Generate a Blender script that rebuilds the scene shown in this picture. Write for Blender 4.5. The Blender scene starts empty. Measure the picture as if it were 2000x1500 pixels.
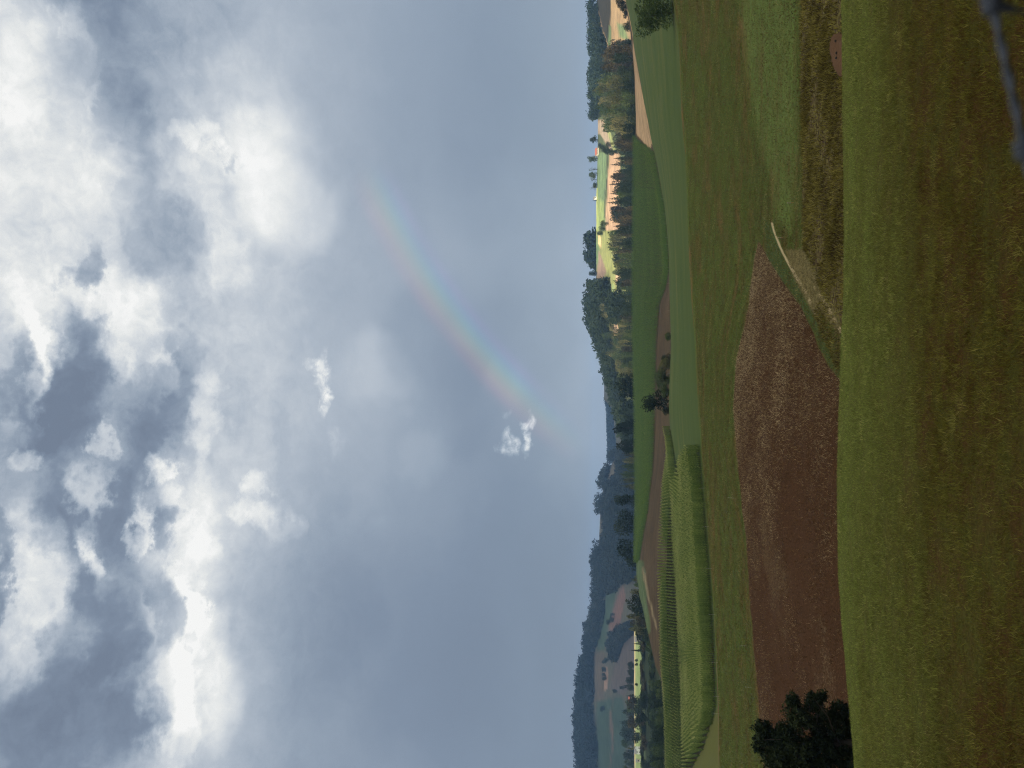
import bpy, math, random
import numpy as np
random.seed(7)
rng = np.random.default_rng(11)
SC = bpy.context.scene
COL = SC.collection
F = 1500.0
P = math.atan(190 / 1500)
CP, SP = math.cos(P), math.sin(P)
AZ0, EL0 = math.radians(30), math.radians(22)          # antisolar azimuth (right), sun elevation

# ------------------------------------------------------------------ helpers
def lin(c):
    c = c / 255.0
    return c / 12.92 if c <= 0.04045 else ((c + 0.055) / 1.055) ** 2.4
def srgb(r, g, b): return (lin(r), lin(g), lin(b), 1)

def tz(a):                       # slope z/y of the sight line of picture row a
    q = (np.asarray(a, float) - 1000) / F
    return (SP - q * CP) / (CP + q * SP)
def pos(a, b, y):                # point on the sight line (a, b) at ground distance y
    q = (np.asarray(a, float) - 1000) / F
    k = CP + q * SP
    return np.stack([(750 - np.asarray(b, float)) / F / k * y, y + 0 * k, (SP - q * CP) / k * y], -1)
def interp(tab):
    tab = sorted(tab)
    xs = [t[0] for t in tab]; ys = [t[1] for t in tab]
    return lambda b: np.interp(b, xs, ys)

def mesh_np(name, verts, faces, mats=(), smooth=False, link=True, parent=None, attrs=None):
    """faces: (n,3) or (n,4) int array"""
    verts = np.asarray(verts, np.float32); faces = np.asarray(faces, np.int32)
    me = bpy.data.meshes.new(name)
    n, k = faces.shape
    me.vertices.add(len(verts)); me.vertices.foreach_set('co', verts.ravel())
    me.loops.add(n * k); me.loops.foreach_set('vertex_index', faces.ravel())
    me.polygons.add(n)
    me.polygons.foreach_set('loop_start', np.arange(0, n * k, k, dtype=np.int32))
    if smooth: me.polygons.foreach_set('use_smooth', np.ones(n, bool))
    for m in mats: me.materials.append(m)
    me.update(calc_edges=True)
    for nm, arr in (attrs or {}).items():
        arr = np.asarray(arr, np.float32)
        if arr.ndim == 2:
            at = me.attributes.new(nm, 'FLOAT_COLOR', 'POINT'); at.data.foreach_set('color', arr.ravel())
        else:
            at = me.attributes.new(nm, 'FLOAT', 'POINT'); at.data.foreach_set('value', arr)
    if not link: return me
    o = bpy.data.objects.new(name, me); COL.objects.link(o)
    if parent: o.parent = parent
    return o
def tag(o, label=None, cat=None, group=None, kind=None):
    if label: o['label'] = label
    if cat: o['category'] = cat
    if group: o['group'] = group
    if kind: o['kind'] = kind
    return o
def empty(name, loc, label, cat, group=None, rz=0):
    o = bpy.data.objects.new(name, None); COL.objects.link(o)
    o.location = loc; o.rotation_euler = (0, 0, rz); o.empty_display_size = .3
    return tag(o, label, cat, group)

class MB:                        # collects boxes, tubes, polygons into one mesh
    def __init__(s): s.v = []; s.f = []
    def add(s, v, f):
        n = len(s.v); s.v += [tuple(x) for x in v]; s.f += [tuple(i + n for i in q) for q in f]
    def box(s, c, d, rz=0):
        cx, cy, cz = c; hx, hy, hz = d[0] / 2, d[1] / 2, d[2] / 2
        ca, sa = math.cos(rz), math.sin(rz); v = []
        for z in (-hz, hz):
            for x, y in ((-hx, -hy), (hx, -hy), (hx, hy), (-hx, hy)):
                v.append((cx + x * ca - y * sa, cy + x * sa + y * ca, cz + z))
        s.add(v, [(0, 3, 2, 1), (4, 5, 6, 7), (0, 1, 5, 4), (1, 2, 6, 5), (2, 3, 7, 6), (3, 0, 4, 7)])
    def tube(s, pts, rad, n=8):
        pts = [np.array(p, float) for p in pts]
        if not hasattr(rad, '__len__'): rad = [rad] * len(pts)
        rings = []
        for i, p in enumerate(pts):
            t = pts[min(i + 1, len(pts) - 1)] - pts[max(i - 1, 0)]; t /= np.linalg.norm(t) + 1e-9
            u = np.cross(t, (0, 0, 1) if abs(t[2]) < .9 else (1, 0, 0)); u /= np.linalg.norm(u); w = np.cross(t, u)
            rings.append([p + rad[i] * (math.cos(2 * math.pi * k / n) * u + math.sin(2 * math.pi * k / n) * w) for k in range(n)])
        v = [x for r in rings for x in r]; f = []
        for i in range(len(pts) - 1):
            for k in range(n):
                f.append((i * n + k, i * n + (k + 1) % n, (i + 1) * n + (k + 1) % n, (i + 1) * n + k))
        f.append(tuple(range(n - 1, -1, -1))); f.append(tuple(range((len(pts) - 1) * n, len(pts) * n)))
        s.add(v, f)
    def build(s, name, mat, parent=None, smooth=False):
        me = bpy.data.meshes.new(name); me.from_pydata(s.v, [], s.f); me.materials.append(mat)
        if smooth:
            for p in me.polygons: p.use_smooth = True
        o = bpy.data.objects.new(name, me); COL.objects.link(o)
        if parent: o.parent = parent
        return o

# ------------------------------------------------------------------ node helper
class NT:
    def __init__(s, tree): s.t = tree; s.n = tree.nodes; s.l = tree.links
    def new(s, typ, **kw):
        n = s.n.new(typ)
        for k, v in kw.items(): setattr(n, k, v)
        return n
    def put(s, sock, v):
        if v is None: return
        if isinstance(v, bpy.types.NodeSocket): s.l.new(v, sock)
        elif hasattr(v, '__len__') and sock.type == 'RGBA': sock.default_value = tuple(v) if len(v) == 4 else (*v, 1)
        else: sock.default_value = v
    def math(s, op, a, b=None, c=None, clamp=False):
        n = s.new('ShaderNodeMath', operation=op, use_clamp=clamp)
        s.put(n.inputs[0], a); s.put(n.inputs[1], b); s.put(n.inputs[2], c); return n.outputs[0]
    def vmath(s, op, a, b=None, out=0):
        n = s.new('ShaderNodeVectorMath', operation=op); s.put(n.inputs[0], a)
        if op == 'SCALE': s.put(n.inputs[3], b)
        else: s.put(n.inputs[1], b)
        return n.outputs[out]
    def mr(s, v, a, b, c, d, smooth=True):
        n = s.new('ShaderNodeMapRange', interpolation_type='SMOOTHSTEP' if smooth else 'LINEAR')
        for i, x in enumerate((v, a, b, c, d)): s.put(n.inputs[i], x)
        return n.outputs[0]
    def noise(s, vec, scale, detail=4, rough=.55, dist=0, out=0):
        n = s.new('ShaderNodeTexNoise'); s.put(n.inputs['Vector'], vec)
        n.inputs['Scale'].default_value = scale; n.inputs['Detail'].default_value = detail
        n.inputs['Roughness'].default_value = rough; n.inputs['Distortion'].default_value = dist
        return n.outputs[out]
    def mapping(s, vec, loc=(0, 0, 0), rot=(0, 0, 0), scale=(1, 1, 1), typ='POINT'):
        n = s.new('ShaderNodeMapping', vector_type=typ); s.put(n.inputs[0], vec)
        n.inputs[1].default_value = loc; n.inputs[2].default_value = rot; n.inputs[3].default_value = scale
        return n.outputs[0]
    def mix(s, f, a, b):
        n = s.new('ShaderNodeMix', data_type='RGBA'); s.put(n.inputs[0], f); s.put(n.inputs[6], a); s.put(n.inputs[7], b)
        return n.outputs[2]
    def ramp(s, f, stops, interp='LINEAR'):
        n = s.new('ShaderNodeValToRGB'); cr = n.color_ramp; cr.interpolation = interp
        while len(cr.elements) < len(stops): cr.elements.new(.5)
        for e, (p_, c) in zip(cr.elements, stops): e.position = p_; e.color = c if len(c) == 4 else (*c, 1)
        s.put(n.inputs[0], f); return n.outputs[0]
    def attr(s, name, out='Fac'):
        n = s.new('ShaderNodeAttribute'); n.attribute_name = name; return n.outputs[out]

def mat_new(name):
    m = bpy.data.materials.new(name); m.use_nodes = True
    t = NT(m.node_tree); b = t.n['Principled BSDF']; b.inputs['Roughness'].default_value = .9
    b.inputs['Specular IOR Level'].default_value = .02
    return m, t, b
def wpos(t): return t.new('ShaderNodeNewGeometry').outputs['Position']
def bump(t, b, h, dist, strength=1):
    n = t.new('ShaderNodeBump'); n.inputs['Strength'].default_value = strength; n.inputs['Distance'].default_value = dist
    t.put(n.inputs['Height'], h); t.put(b.inputs['Normal'], n.outputs[0])

# ------------------------------------------------------------------ camera
cam_d = bpy.data.cameras.new('camera'); cam = bpy.data.objects.new('camera', cam_d); COL.objects.link(cam)
cam_d.sensor_width = 36; cam_d.lens = 27; cam_d.clip_start = .05; cam_d.clip_end = 20000
from mathutils import Matrix
xa = (0, SP, -CP); ya = (1, 0, 0); za = (0, -CP, -SP)       # phone held sideways: picture right = down
cam.matrix_world = Matrix(((xa[0], ya[0], za[0], 0), (xa[1], ya[1], za[1], 0), (xa[2], ya[2], za[2], 0), (0, 0, 0, 1)))
cam_d.dof.use_dof = True; cam_d.dof.focus_distance = 120; cam_d.dof.aperture_fstop = 4.2
SC.camera = cam
SC.view_settings.view_transform = 'Standard'; SC.view_settings.look = 'None'
SC.view_settings.exposure = 0; SC.view_settings.gamma = 1
SC.render.engine = 'CYCLES'
SC.cycles.use_denoising = True; SC.cycles.denoiser = 'OPENIMAGEDENOISE'; SC.cycles.denoising_input_passes = 'RGB_ALBEDO_NORMAL'; SC.cycles.denoising_prefilter = 'NONE'; SC.cycles.filter_width = 1.15; SC.cycles.sample_clamp_indirect = 4
SC.cycles.volume_bounces = 0; SC.cycles.max_bounces = 4; SC.cycles.diffuse_bounces = 2
SC.cycles.transparent_max_bounces = 4; SC.cycles.use_fast_gi = False

# ------------------------------------------------------------------ terrain lines
far_b = lambda v: [(-900, v), (2400, v)]
L0 = interp([(-900, 1640), (0, 1644), (300, 1647), (450, 1649), (600, 1647), (650, 1644), (700, 1642), (800, 1638.5), (900, 1636), (1000, 1635), (1125, 1638), (1200, 1643), (1225, 1645), (1325, 1654), (1375, 1659.5), (1500, 1669), (2400, 1730)])
LM = interp([(-900, 1290), (0, 1316), (50, 1323), (100, 1327), (150, 1329.5), (225, 1332.5), (300, 1340), (350, 1342), (450, 1345), (500, 1347), (600, 1353.5), (675, 1359), (750, 1362), (800, 1365), (850, 1368.5), (900, 1371.5), (950, 1375), (1050, 1383.5), (1125, 1390), (1200, 1394.5), (1275, 1398.5), (1350, 1401.5), (1400, 1403), (1500, 1404), (2400, 1410)])
LMy = interp([(-900, 135), (0, 130), (868, 118), (1125, 110), (1500, 110), (2400, 110)])
LG = interp([(-900, 1200), (0, 1223), (15, 1226), (60, 1234.5), (100, 1239.5), (150, 1248.5), (190, 1256), (225, 1263), (260, 1269.5), (275, 1272.5), (300, 1278.5), (350, 1289), (400, 1298), (450, 1304), (500, 1308), (525, 1308.5), (600, 1310), (675, 1311.5), (750, 1309), (800, 1308), (830, 1309), (880, 1317), (960, 1326), (1125, 1336), (1275, 1343), (1425, 1345), (1500, 1347), (2400, 1350)])
LGy = interp([(-900, 360), (0, 350), (100, 330), (225, 300), (300, 280), (400, 255), (500, 240), (830, 235), (900, 218), (950, 205), (2400, 205)])
K2 = lambda b: np.where(b < 860, LG(b) + 4, 0) + np.where(b >= 860, np.interp(b, [860, 900, 950, 1125, 1275, 1400, 1500, 2400], [1318, 1313, 1308, 1301, 1303, 1310, 1312, 1318]), 0)
K2y = lambda b: LGy(b) + np.interp(b, [860, 950], [30, 12])
K3 = lambda b: K2(b) + np.interp(b, [860, 950], [-2, 6])
K3y = lambda b: K2y(b) + np.interp(b, [860, 950], [10, 18])
N2 = interp([(-900, 1215), (0, 1227), (60, 1234), (100, 1239), (225, 1258), (300, 1277), (400, 1295), (525, 1305), (560, 1300), (590, 1290), (650, 1285), (700, 1283), (750, 1282), (850, 1280), (925, 1277), (960, 1272), (1000, 1268), (1040, 1260), (1090, 1253), (1125, 1252), (1200, 1266), (1250, 1275), (1325, 1293), (1500, 1314), (2400, 1330)])
N2y = interp([(-900, 420), (0, 410), (100, 380), (260, 345), (400, 330), (1000, 330), (1100, 340), (1200, 310), (1325, 262), (2400, 262)])
E0 = interp([(-900, 1210), (0, 1222), (60, 1232), (100, 1236), (150, 1240), (225, 1242.5), (260, 1241), (300, 1241), (450, 1239), (550, 1237), (675, 1238), (825, 1242), (975, 1244), (1050, 1243.5), (1100, 1244), (1125, 1245), (1165, 1250), (1200, 1258), (1250, 1268), (1280, 1275), (1300, 1280), (1325, 1290), (1500, 1311), (2400, 1325)])
E0y = interp([(-900, 470), (200, 470), (260, 480), (1000, 480), (1100, 430), (1200, 340), (1325, 285), (2400, 285)])
S1 = interp([(-900, 1160), (0, 1166), (280, 1167), (400, 1165), (540, 1165), (600, 1160), (640, 1167), (680, 1184), (740, 1200), (780, 1214), (850, 1232), (920, 1246), (1150, 1248), (1225, 1244), (2400, 1244)])
H1 = interp([(-900, 1215), (0, 1216), (240, 1220), (300, 1232), (700, 1236), (800, 1240), (860, 1250), (1150, 1250), (1225, 1239), (2400, 1239)])
H0 = interp([(-900, 1245), (200, 1247), (300, 1262), (1150, 1262), (1230, 1253), (2400, 1253)])
S2 = interp([(-900, 1185), (780, 1180), (800, 1197), (840, 1200), (880, 1204), (900, 1198), (920, 1188), (940, 1180), (955, 1178), (1000, 1173), (1040, 1171), (1060, 1170), (1080, 1167), (1100, 1166), (1150, 1168), (1210, 1160), (1220, 1154), (1255, 1154), (1275, 1152), (1290, 1146), (1320, 1140), (1400, 1134), (1500, 1138), (1700, 1150), (2400, 1170)])
c_ = lambda v: (lambda b: v + 0 * b)
LINES = [  # name, a(b) or None, y(b), z override, subdivisions to the next line
    ('back', None, c_(-40.), -.9, 6), ('foot', None, c_(-3.), -1.55, 4), ('near', None, c_(2.), -1.95, 10),
    ('n9', None, c_(9.), -4.47, 20), ('crest', L0, c_(25.), None, 6), ('h1', None, c_(31.), -9.6, 5),
    ('v0', None, c_(41.), -13.3, 14), ('vmid', lambda b: np.interp(b, [0, 500, 900, 1500], [1565, 1560, 1560, 1570]), c_(60.), None, 36),
    ('vfar', lambda b: np.interp(b, [0, 480, 560, 700, 750, 900, 1050, 1200, 1350, 1500], [1470, 1474, 1466, 1438, 1433, 1440, 1457, 1466, 1480, 1492]), c_(84.), None, 26),
    ('M', LM, LMy, None, 30), ('G', LG, LGy, None, 3), ('K2', K2, K2y, None, 3), ('K3', K3, K3y, None, 14), ('N2', N2, N2y, None, 18),
    ('E0', E0, E0y, None, 3), ('E1', lambda b: E0(b) + 22, lambda b: E0y(b) + 70, None, 5), ('H0', H0, c_(650.), None, 10),
    ('H1', H1, c_(760.), None, 22), ('S1', S1, c_(1000.), None, 3), ('S1b', lambda b: S1(b) + 12, c_(1090.), None, 4),
    ('H2', lambda b: np.interp(b, [780, 820], [1190, 1250]), c_(1250.), None, 34), ('S2', S2, c_(1700.), None, 3),
    ('S2b', lambda b: S2(b) + 10, c_(1950.), None, 4),
    ('S3', lambda b: np.interp(b, [-900, 800, 880, 2400], [1185, 1197, 1199, 1175]), c_(2600.), None, 3), ('end', None, c_(3400.), -40., 0)]
bs = np.concatenate([np.arange(-700, -40, 20), np.arange(-40, 1541, 4), np.arange(1560, 2201, 20)]).astype(float)
TAN = (750 - bs) / F
rows = []; zone = []; arow = []
def lpos(L):
    nm, af, yf, zz, _ = L
    y = yf(bs)
    if zz is None: return pos(af(bs), bs, y), af(bs)
    wide = np.maximum(y, 25.0)
    a_eq = 1000 + F * np.tan(P - np.arctan2(zz, np.maximum(y, 1)))
    q = np.minimum(a_eq - 1000, 700) / F
    return np.stack([TAN / (CP + q * SP) * wide, y, zz + 0 * y], -1), a_eq
lps = [lpos(L) for L in LINES]
ROWLINE = {}
for i, L in enumerate(LINES):
    p0, a0 = lps[i]; ROWLINE[L[0]] = len(rows)
    if i == len(LINES) - 1:
        rows.append(p0); arow.append(a0); break
    p1, a1 = lps[i + 1]; n = L[4]
    for k in range(n):
        t = k / n
        # spread the rows evenly over the picture where the strip is seen
        if L[0] in ('v0', 'vmid', 'vfar', 'M', 'G', 'K3', 'N2', 'H2', 'H1', 'n9'):
            s0, s1 = p0[:, 2] / np.maximum(p0[:, 1], 1), p1[:, 2] / np.maximum(p1[:, 1], 1)
            ss = s0 + (s1 - s0) * t
            dz, dy = p1[:, 2] - p0[:, 2], p1[:, 1] - p0[:, 1]
            den = dz - ss * dy
            tt = np.where(np.abs(den) > 1e-6, (ss * p0[:, 1] - p0[:, 2]) / np.where(np.abs(den) > 1e-6, den, 1), t)
            tt = np.where((tt < 0) | (tt > 1), t, tt)
            tt = .65 * tt + .35 * t
        else: tt = np.full(len(bs), t)
        r = p0 + (p1 - p0) * tt[:, None]
        rows.append(r); arow.append(None)
G3 = np.array(rows)                                  # rows x cols x 3
YS, ZS, XS = G3[:, :, 1], G3[:, :, 2], G3[:, :, 0]
NR, NC = YS.shape
rr = np.zeros_like(ZS)
for fx, fy, am, ph in ((.11, .17, .05, 0), (.23, .09, .04, 2), (.05, .041, .09, 1), (.6, .5, .02, 3), (.021, .013, .2, 4)):
    rr += am * np.sin(XS * fx + ph) * np.cos(YS * fy + 1.7 * ph)
keep = np.minimum(1, np.abs(YS - 25) / 6)
G3[:, :, 2] += rr * np.interp(YS, [0, 25, 60, 200, 1000], [.5, .25, .8, 1, 3]) * keep
ZS = G3[:, :, 2]
PA = 1000 + F * np.tan(P - np.arctan2(ZS, np.maximum(YS, .5)))      # picture row of each ground vertex
PB = 750 - XS / np.maximum(YS, .5) * F * (CP + (PA - 1000) / F * SP)

def ground(b, y):                                    # ground point of picture column b at distance y
    b = np.atleast_1d(np.asarray(b, float)); y = np.atleast_1d(np.asarray(y, float)) + 0 * b
    ci = np.clip(np.searchsorted(bs, b) - 1, 0, NC - 2); f = (b - bs[ci]) / (bs[ci + 1] - bs[ci])
    out = np.zeros((len(b), 3)); done = np.zeros(len(b), bool)
    for r in range(NR - 1):
        y0 = YS[r, ci] * (1 - f) + YS[r, ci + 1] * f; y1 = YS[r + 1, ci] * (1 - f) + YS[r + 1, ci + 1] * f
        m = (~done) & (y >= y0) & (y <= y1)
        if m.any():
            t = ((y - y0) / np.maximum(y1 - y0, 1e-6))[m, None]
            c = ci[m]; g = f[m, None]
            pa = G3[r, c] * (1 - g) + G3[r, c + 1] * g; pb = G3[r + 1, c] * (1 - g) + G3[r + 1, c + 1] * g
            out[m] = pa + (pb - pa) * t; done |= m
    return out
def bcol(x, y):                                      # picture column of a world point (near the ground)
    k = CP + .22 * SP
    return 750 - x / y * F * k
def ground_xy(x, y):
    x = np.asarray(x, float); y = np.asarray(y, float)
    b = 750 - x / y * F * CP
    for _ in range(3):
        g = ground(b, y); b = b - (x - g[:, 0]) / y * F
    return np.stack([x, y, ground(b, y)[:, 2]], -1), b

# ------------------------------------------------------------------ polygons in the picture -> where fields lie on the ground
def sd_poly(px, py, poly):                           # signed distance, positive inside
    poly = np.array(poly, float); n = len(poly)
    d = np.full(px.shape, 1e9); ins = np.zeros(px.shape, bool)
    for i in range(n):
        x0, y0 = poly[i]; x1, y1 = poly[(i + 1) % n]
        ex, ey = x1 - x0, y1 - y0
        t = np.clip(((px - x0) * ex + (py - y0) * ey) / (ex * ex + ey * ey + 1e-9), 0, 1)
        d = np.minimum(d, np.hypot(px - x0 - t * ex, py - y0 - t * ey))
        c = ((y0 > py) != (y1 > py)) & (px < (x1 - x0) * (py - y0) / ((y1 - y0) if y1 != y0 else 1e-9) + x0)
        ins ^= c
    return np.where(ins, d, -d)
BROWN = [(1482, 470), (1474, 500), (1466, 560), (1462, 600), (1450, 650), (1438, 700), (1434, 750), (1432, 800), (1440, 900), (1447, 950), (1450, 1000), (1457, 1050), (1462, 1125), (1466, 1200), (1470, 1250), (1476, 1300), (1480, 1350), (1485, 1425), (1492, 1500), (1510, 2400), (1760, 2400), (1760, 720), (1638, 738), (1620, 716), (1600, 680), (1590, 650), (1566, 600), (1530, 550), (1502, 505)]
WEDGE = [(1490, 425), (1497, 500), (1530, 550), (1566, 600), (1590, 650), (1600, 680), (1620, 716), (1640, 740), (1660, 760), (1660, 735), (1632, 715), (1608, 660), (1590, 620), (1568, 574), (1530, 500), (1509, 440)]
WEED = [(1562, -700), (1564, 100), (1564, 200), (1568, 300), (1568, 400), (1570, 487), (1577, 500), (1590, 530), (1600, 560), (1622, 600), (1660, 660), (1760, 700), (1760, -700)]
WEED2 = [(1590, 610), (1600, 640), (1612, 665), (1634, 720), (1660, 745), (1760, 745), (1760, 650), (1646, 652), (1622, 600), (1604, 585)]
STRAW = [(1534, 487), (1570, 487), (1577, 500), (1590, 530), (1602, 560), (1618, 590), (1650, 650), (1655, 662), (1630, 640), (1600, 605), (1598, 630), (1588, 610), (1566, 572), (1545, 530)]
TRACK = [((1508, 436), 2.), ((1512, 452), 2.), ((1517, 466), 2.2), ((1530, 496), 2.2), ((1550, 532), 2.8), ((1572, 568), 3.2), ((1590, 606), 2.2), ((1606, 640), 1.2)]
TRACK2 = [((1590, 560), 1.), ((1600, 576), 2.), ((1618, 604), 3), ((1632, 628), 3.3), ((1644, 650), 3.2), ((1655, 672), 3)]
LUSH = [(1440, -60), (1445, 60), (1452, 120), (1462, 200), (1480, 280), (1500, 350), (1511, 432), (1545, 462), (1556, 400), (1562, 200), (1560, -60)]
MOUND = [(1624, 72), (1621, 85), (1621, 100), (1625, 118), (1630, 135), (1640, 150), (1680, 160), (1680, 66), (1632, 66)]
CORN1 = [(867, 118), (905, 150), (945, 188), (900, 212), (862, 228), (832, 236), (838, 262), (900, 250), (960, 236), (1500, 232), (1900, 232), (1900, 215), (1600, 205), (1510, 200), (1500, 190), (1487, 170), (1462, 142), (1425, 127), (1405, 118), (1380, 112), (1200, 110), (1125, 110), (950, 114)]
CORN2 = [(262, 478), (272, 430), (288, 345), (300, 318), (400, 298), (500, 290), (530, 298), (560, 318), (600, 330), (1000, 330), (1060, 338), (1092, 350), (1100, 400), (1060, 430), (1000, 462), (900, 472), (300, 480)]
def sd_line(pts):
    d = np.full(PA.shape, 1e9)
    for (p0, w0), (p1, w1) in zip(pts[:-1], pts[1:]):
        ex, ey = p1[0] - p0[0], p1[1] - p0[1]
        t = np.clip(((PA - p0[0]) * ex + (PB - p0[1]) * ey) / (ex * ex + ey * ey), 0, 1)
        d = np.minimum(d, np.hypot(PA - p0[0] - t * ex, PB - p0[1] - t * ey) - (w0 + (w1 - w0) * t))
    return -d
ATT = {'brown': sd_poly(PA, PB, BROWN), 'wedge': sd_poly(PA, PB, WEDGE), 'weed': np.maximum(sd_poly(PA, PB, WEED), sd_poly(PA, PB, WEED2)),
       'straw': sd_poly(PA, PB, STRAW), 'track': np.maximum(sd_line(TRACK), sd_line(TRACK2)), 'mound': sd_poly(PA, PB, MOUND), 'lush': sd_poly(PA, PB, LUSH)}
# the earth mound rises a little above the field
G3[:, :, 2] += np.where((YS > 38) & (YS < 70), np.clip(ATT['mound'] / 14, 0, 1) * .35, 0)

# far fields: crop colours, with sunlight painted into one end of the green field
def C(*c): return np.array(c, float)
base = np.zeros((NR, NC, 3)); base[:] = (.085, .10, .045)
def paint(poly, col, ymin, ymax, soft=1.2):
    m = np.clip(sd_poly(PA, PB, poly) / soft + .5, 0, 1) * ((YS >= ymin) & (YS <= ymax))
    base[:] = base * (1 - m[..., None]) + np.array(col) * m[..., None]
rB0, rB1 = ROWLINE['K3'], ROWLINE['E0']
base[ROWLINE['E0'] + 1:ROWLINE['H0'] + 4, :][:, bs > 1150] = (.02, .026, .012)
base[rB0 - 2:rB1 + 1] = (.046, .031, .017)
paint([(1240, 1040), (1243, 1095), (1258, 1096), (1261, 1140), (1264, 1180), (1269, 1212), (1271, 1235), (1262, 1240), (1240, 1200), (1200, 1160)], (.05, .066, .03), 240, 520)
paint([(1254, 1100), (1256, 1130), (1266, 1170), (1281, 1228), (1284, 1228), (1268, 1165), (1259, 1120)], (.13, .10, .06), 240, 520, 1)
paint([(1236, 20), (1236, 100), (1240, 150), (1242, 225), (1243, 262), (1269, 292), (1276, 275), (1263, 225), (1248.5, 150), (1239.5, 100), (1233, 55), (1225, 20)], (.23, .15, .085), 310, 520, 1)
# right hill
paint([(1160, -700), (1160, 90), (1260, 110), (1260, -700)], (.32, .21, .11), 560, 1010)
paint([(1205, 45), (1220, 50), (1228, 80), (1210, 72)], (.16, .20, .09), 560, 1010, 5)
paint([(1160, -700), (1165, 5), (1171, 30), (1178, 60), (1187, 85), (1192, 50), (1193, 10), (1194, -700)], (.035, .03, .02), 560, 1010)
paint([(1189, 50), (1187, 90), (1193, 92), (1194, 50)], (.10, .13, .055), 560, 1010)
paint([(1160, 262), (1172, 262), (1195, 300), (1200, 300), (1196, 275), (1182, 235), (1160, 235)], (.34, .25, .17), 560, 1010)
paint([(1180, 232), (1190, 250), (1203, 294), (1196, 292), (1184, 250)], (.27, .28, .11), 560, 1010)
paint([(1160, 296), (1160, 450), (1178, 449), (1183, 420), (1184, 370), (1187, 340), (1185, 300)], (.14, .19, .09), 560, 1010)
paint([(1160, 382), (1160, 450), (1178, 449), (1181, 420), (1180, 395)], (.24, .28, .10), 560, 1010, 8)  # lit end of the green field, sunlight put into its colour
paint([(1163.5, 366), (1163.5, 450), (1165.5, 450), (1166, 366)], (.5, .5, .12), 560, 1010, .8)
paint([(1184, 300), (1186, 345), (1182, 372), (1181, 425), (1183, 425), (1184.5, 372), (1188, 345), (1186, 300)], (.05, .05, .03), 560, 1010, .8)
paint([(1190, 298), (1188, 345), (1185, 390), (1182, 449), (1210, 449), (1210, 298)], (.45, .28, .17), 560, 1010)
paint([(1160, 452), (1160, 525), (1240, 620), (1240, 450)], (.25, .25, .09), 560, 1010)
paint([(1164, 460), (1164, 525), (1171, 525), (1172, 490), (1167, 460)], (.13, .18, .08), 560, 1010)
paint([(1168, 453), (1168, 470), (1171, 484), (1175, 484), (1173, 468), (1171, 453)], (.68, .46, .22), 560, 1010, .8)
paint([(1170, 490), (1167, 520), (1166, 600), (1175, 560), (1184, 530), (1178, 510)], (.26, .17, .12), 560, 1010)
paint([(1202, 528), (1211, 528), (1211, 556), (1203, 556)], (.5, .33, .2), 560, 1010)
paint([(1198, 600), (1199, 665), (1209, 665), (1206, 600)], (.5, .33, .2), 560, 1010)
paint([(1195, 555), (1197, 620), (1203, 620), (1199, 555)], (.22, .27, .11), 560, 1010)
# left hills
base[ROWLINE['H2'] - 4:ROWLINE['S2'] + 2] = (.05, .045, .03)
LEFT = .60
paint([(1163, 960), (1180, 985), (1185, 1030), (1182, 1060), (1176, 1125), (1160, 1125)], (0.059, 0.051, 0.034), 1200, 1760)
paint([(1195, 905), (1184, 935), (1187, 945), (1200, 930), (1212, 930), (1212, 905)], (0.071, 0.057, 0.037), 1200, 1760)
paint([(1217, 1142), (1222, 1165), (1212, 1215), (1200, 1245), (1197, 1290), (1188, 1285), (1189, 1225), (1198, 1190), (1210, 1155)], (0.089, 0.049, 0.037), 1200, 1760)
paint([(1187, 1128), (1186, 1150), (1200, 1152), (1200, 1130)], (0.077, 0.037, 0.028), 1200, 1760)
paint([(1185, 1150), (1178, 1200), (1165, 1270), (1180, 1270), (1188, 1225), (1196, 1190), (1205, 1150)], (0.030, 0.043, 0.025), 1200, 1760)
paint([(1150, 1210), (1150, 1262), (1162, 1262), (1162, 1215)], (0.041, 0.054, 0.022), 1200, 1760)
paint([(1222, 1225), (1240, 1235), (1240, 1300), (1222, 1360), (1190, 1345), (1200, 1300), (1214, 1262)], (0.056, 0.043, 0.037), 1200, 1760)
paint([(1160, 1275), (1160, 1370), (1180, 1370), (1180, 1275)], (0.059, 0.044, 0.030), 1200, 1760)
paint([(1183, 1298), (1187, 1305), (1186, 1345), (1181, 1350), (1179, 1325)], (0.163, 0.103, 0.074), 1200, 1760)
paint([(1165, 1370), (1215, 1360), (1225, 1400), (1215, 1600), (1165, 1600)], (0.025, 0.037, 0.023), 1200, 1760, 5)
paint([(1197, 1362), (1196, 1380), (1190, 1395), (1191, 1420), (1196, 1450), (1190, 1500), (1192, 1500), (1199, 1450), (1195, 1400)], (0.077, 0.051, 0.034), 1200, 1760, 2)
paint([(1237, 1232), (1237, 1800), (1256, 1800), (1256, 1232)], (.19, .23, .09), 650, 775)
paint([(1236, 1232), (1236, 1800), (1241, 1800), (1241, 1232)], (.32, .26, .14), 650, 775)
paint([(1180, 770), (1180, 900), (1210, 900), (1210, 770)], (.03, .045, .03), 2300, 2900)
base[ROWLINE['S3'] - 2:ROWLINE['S3'] + 2] = (.03, .045, .03)
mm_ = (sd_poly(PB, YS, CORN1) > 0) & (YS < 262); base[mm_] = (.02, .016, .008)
COLR = np.concatenate([base, np.ones((NR, NC, 1))], -1)

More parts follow.
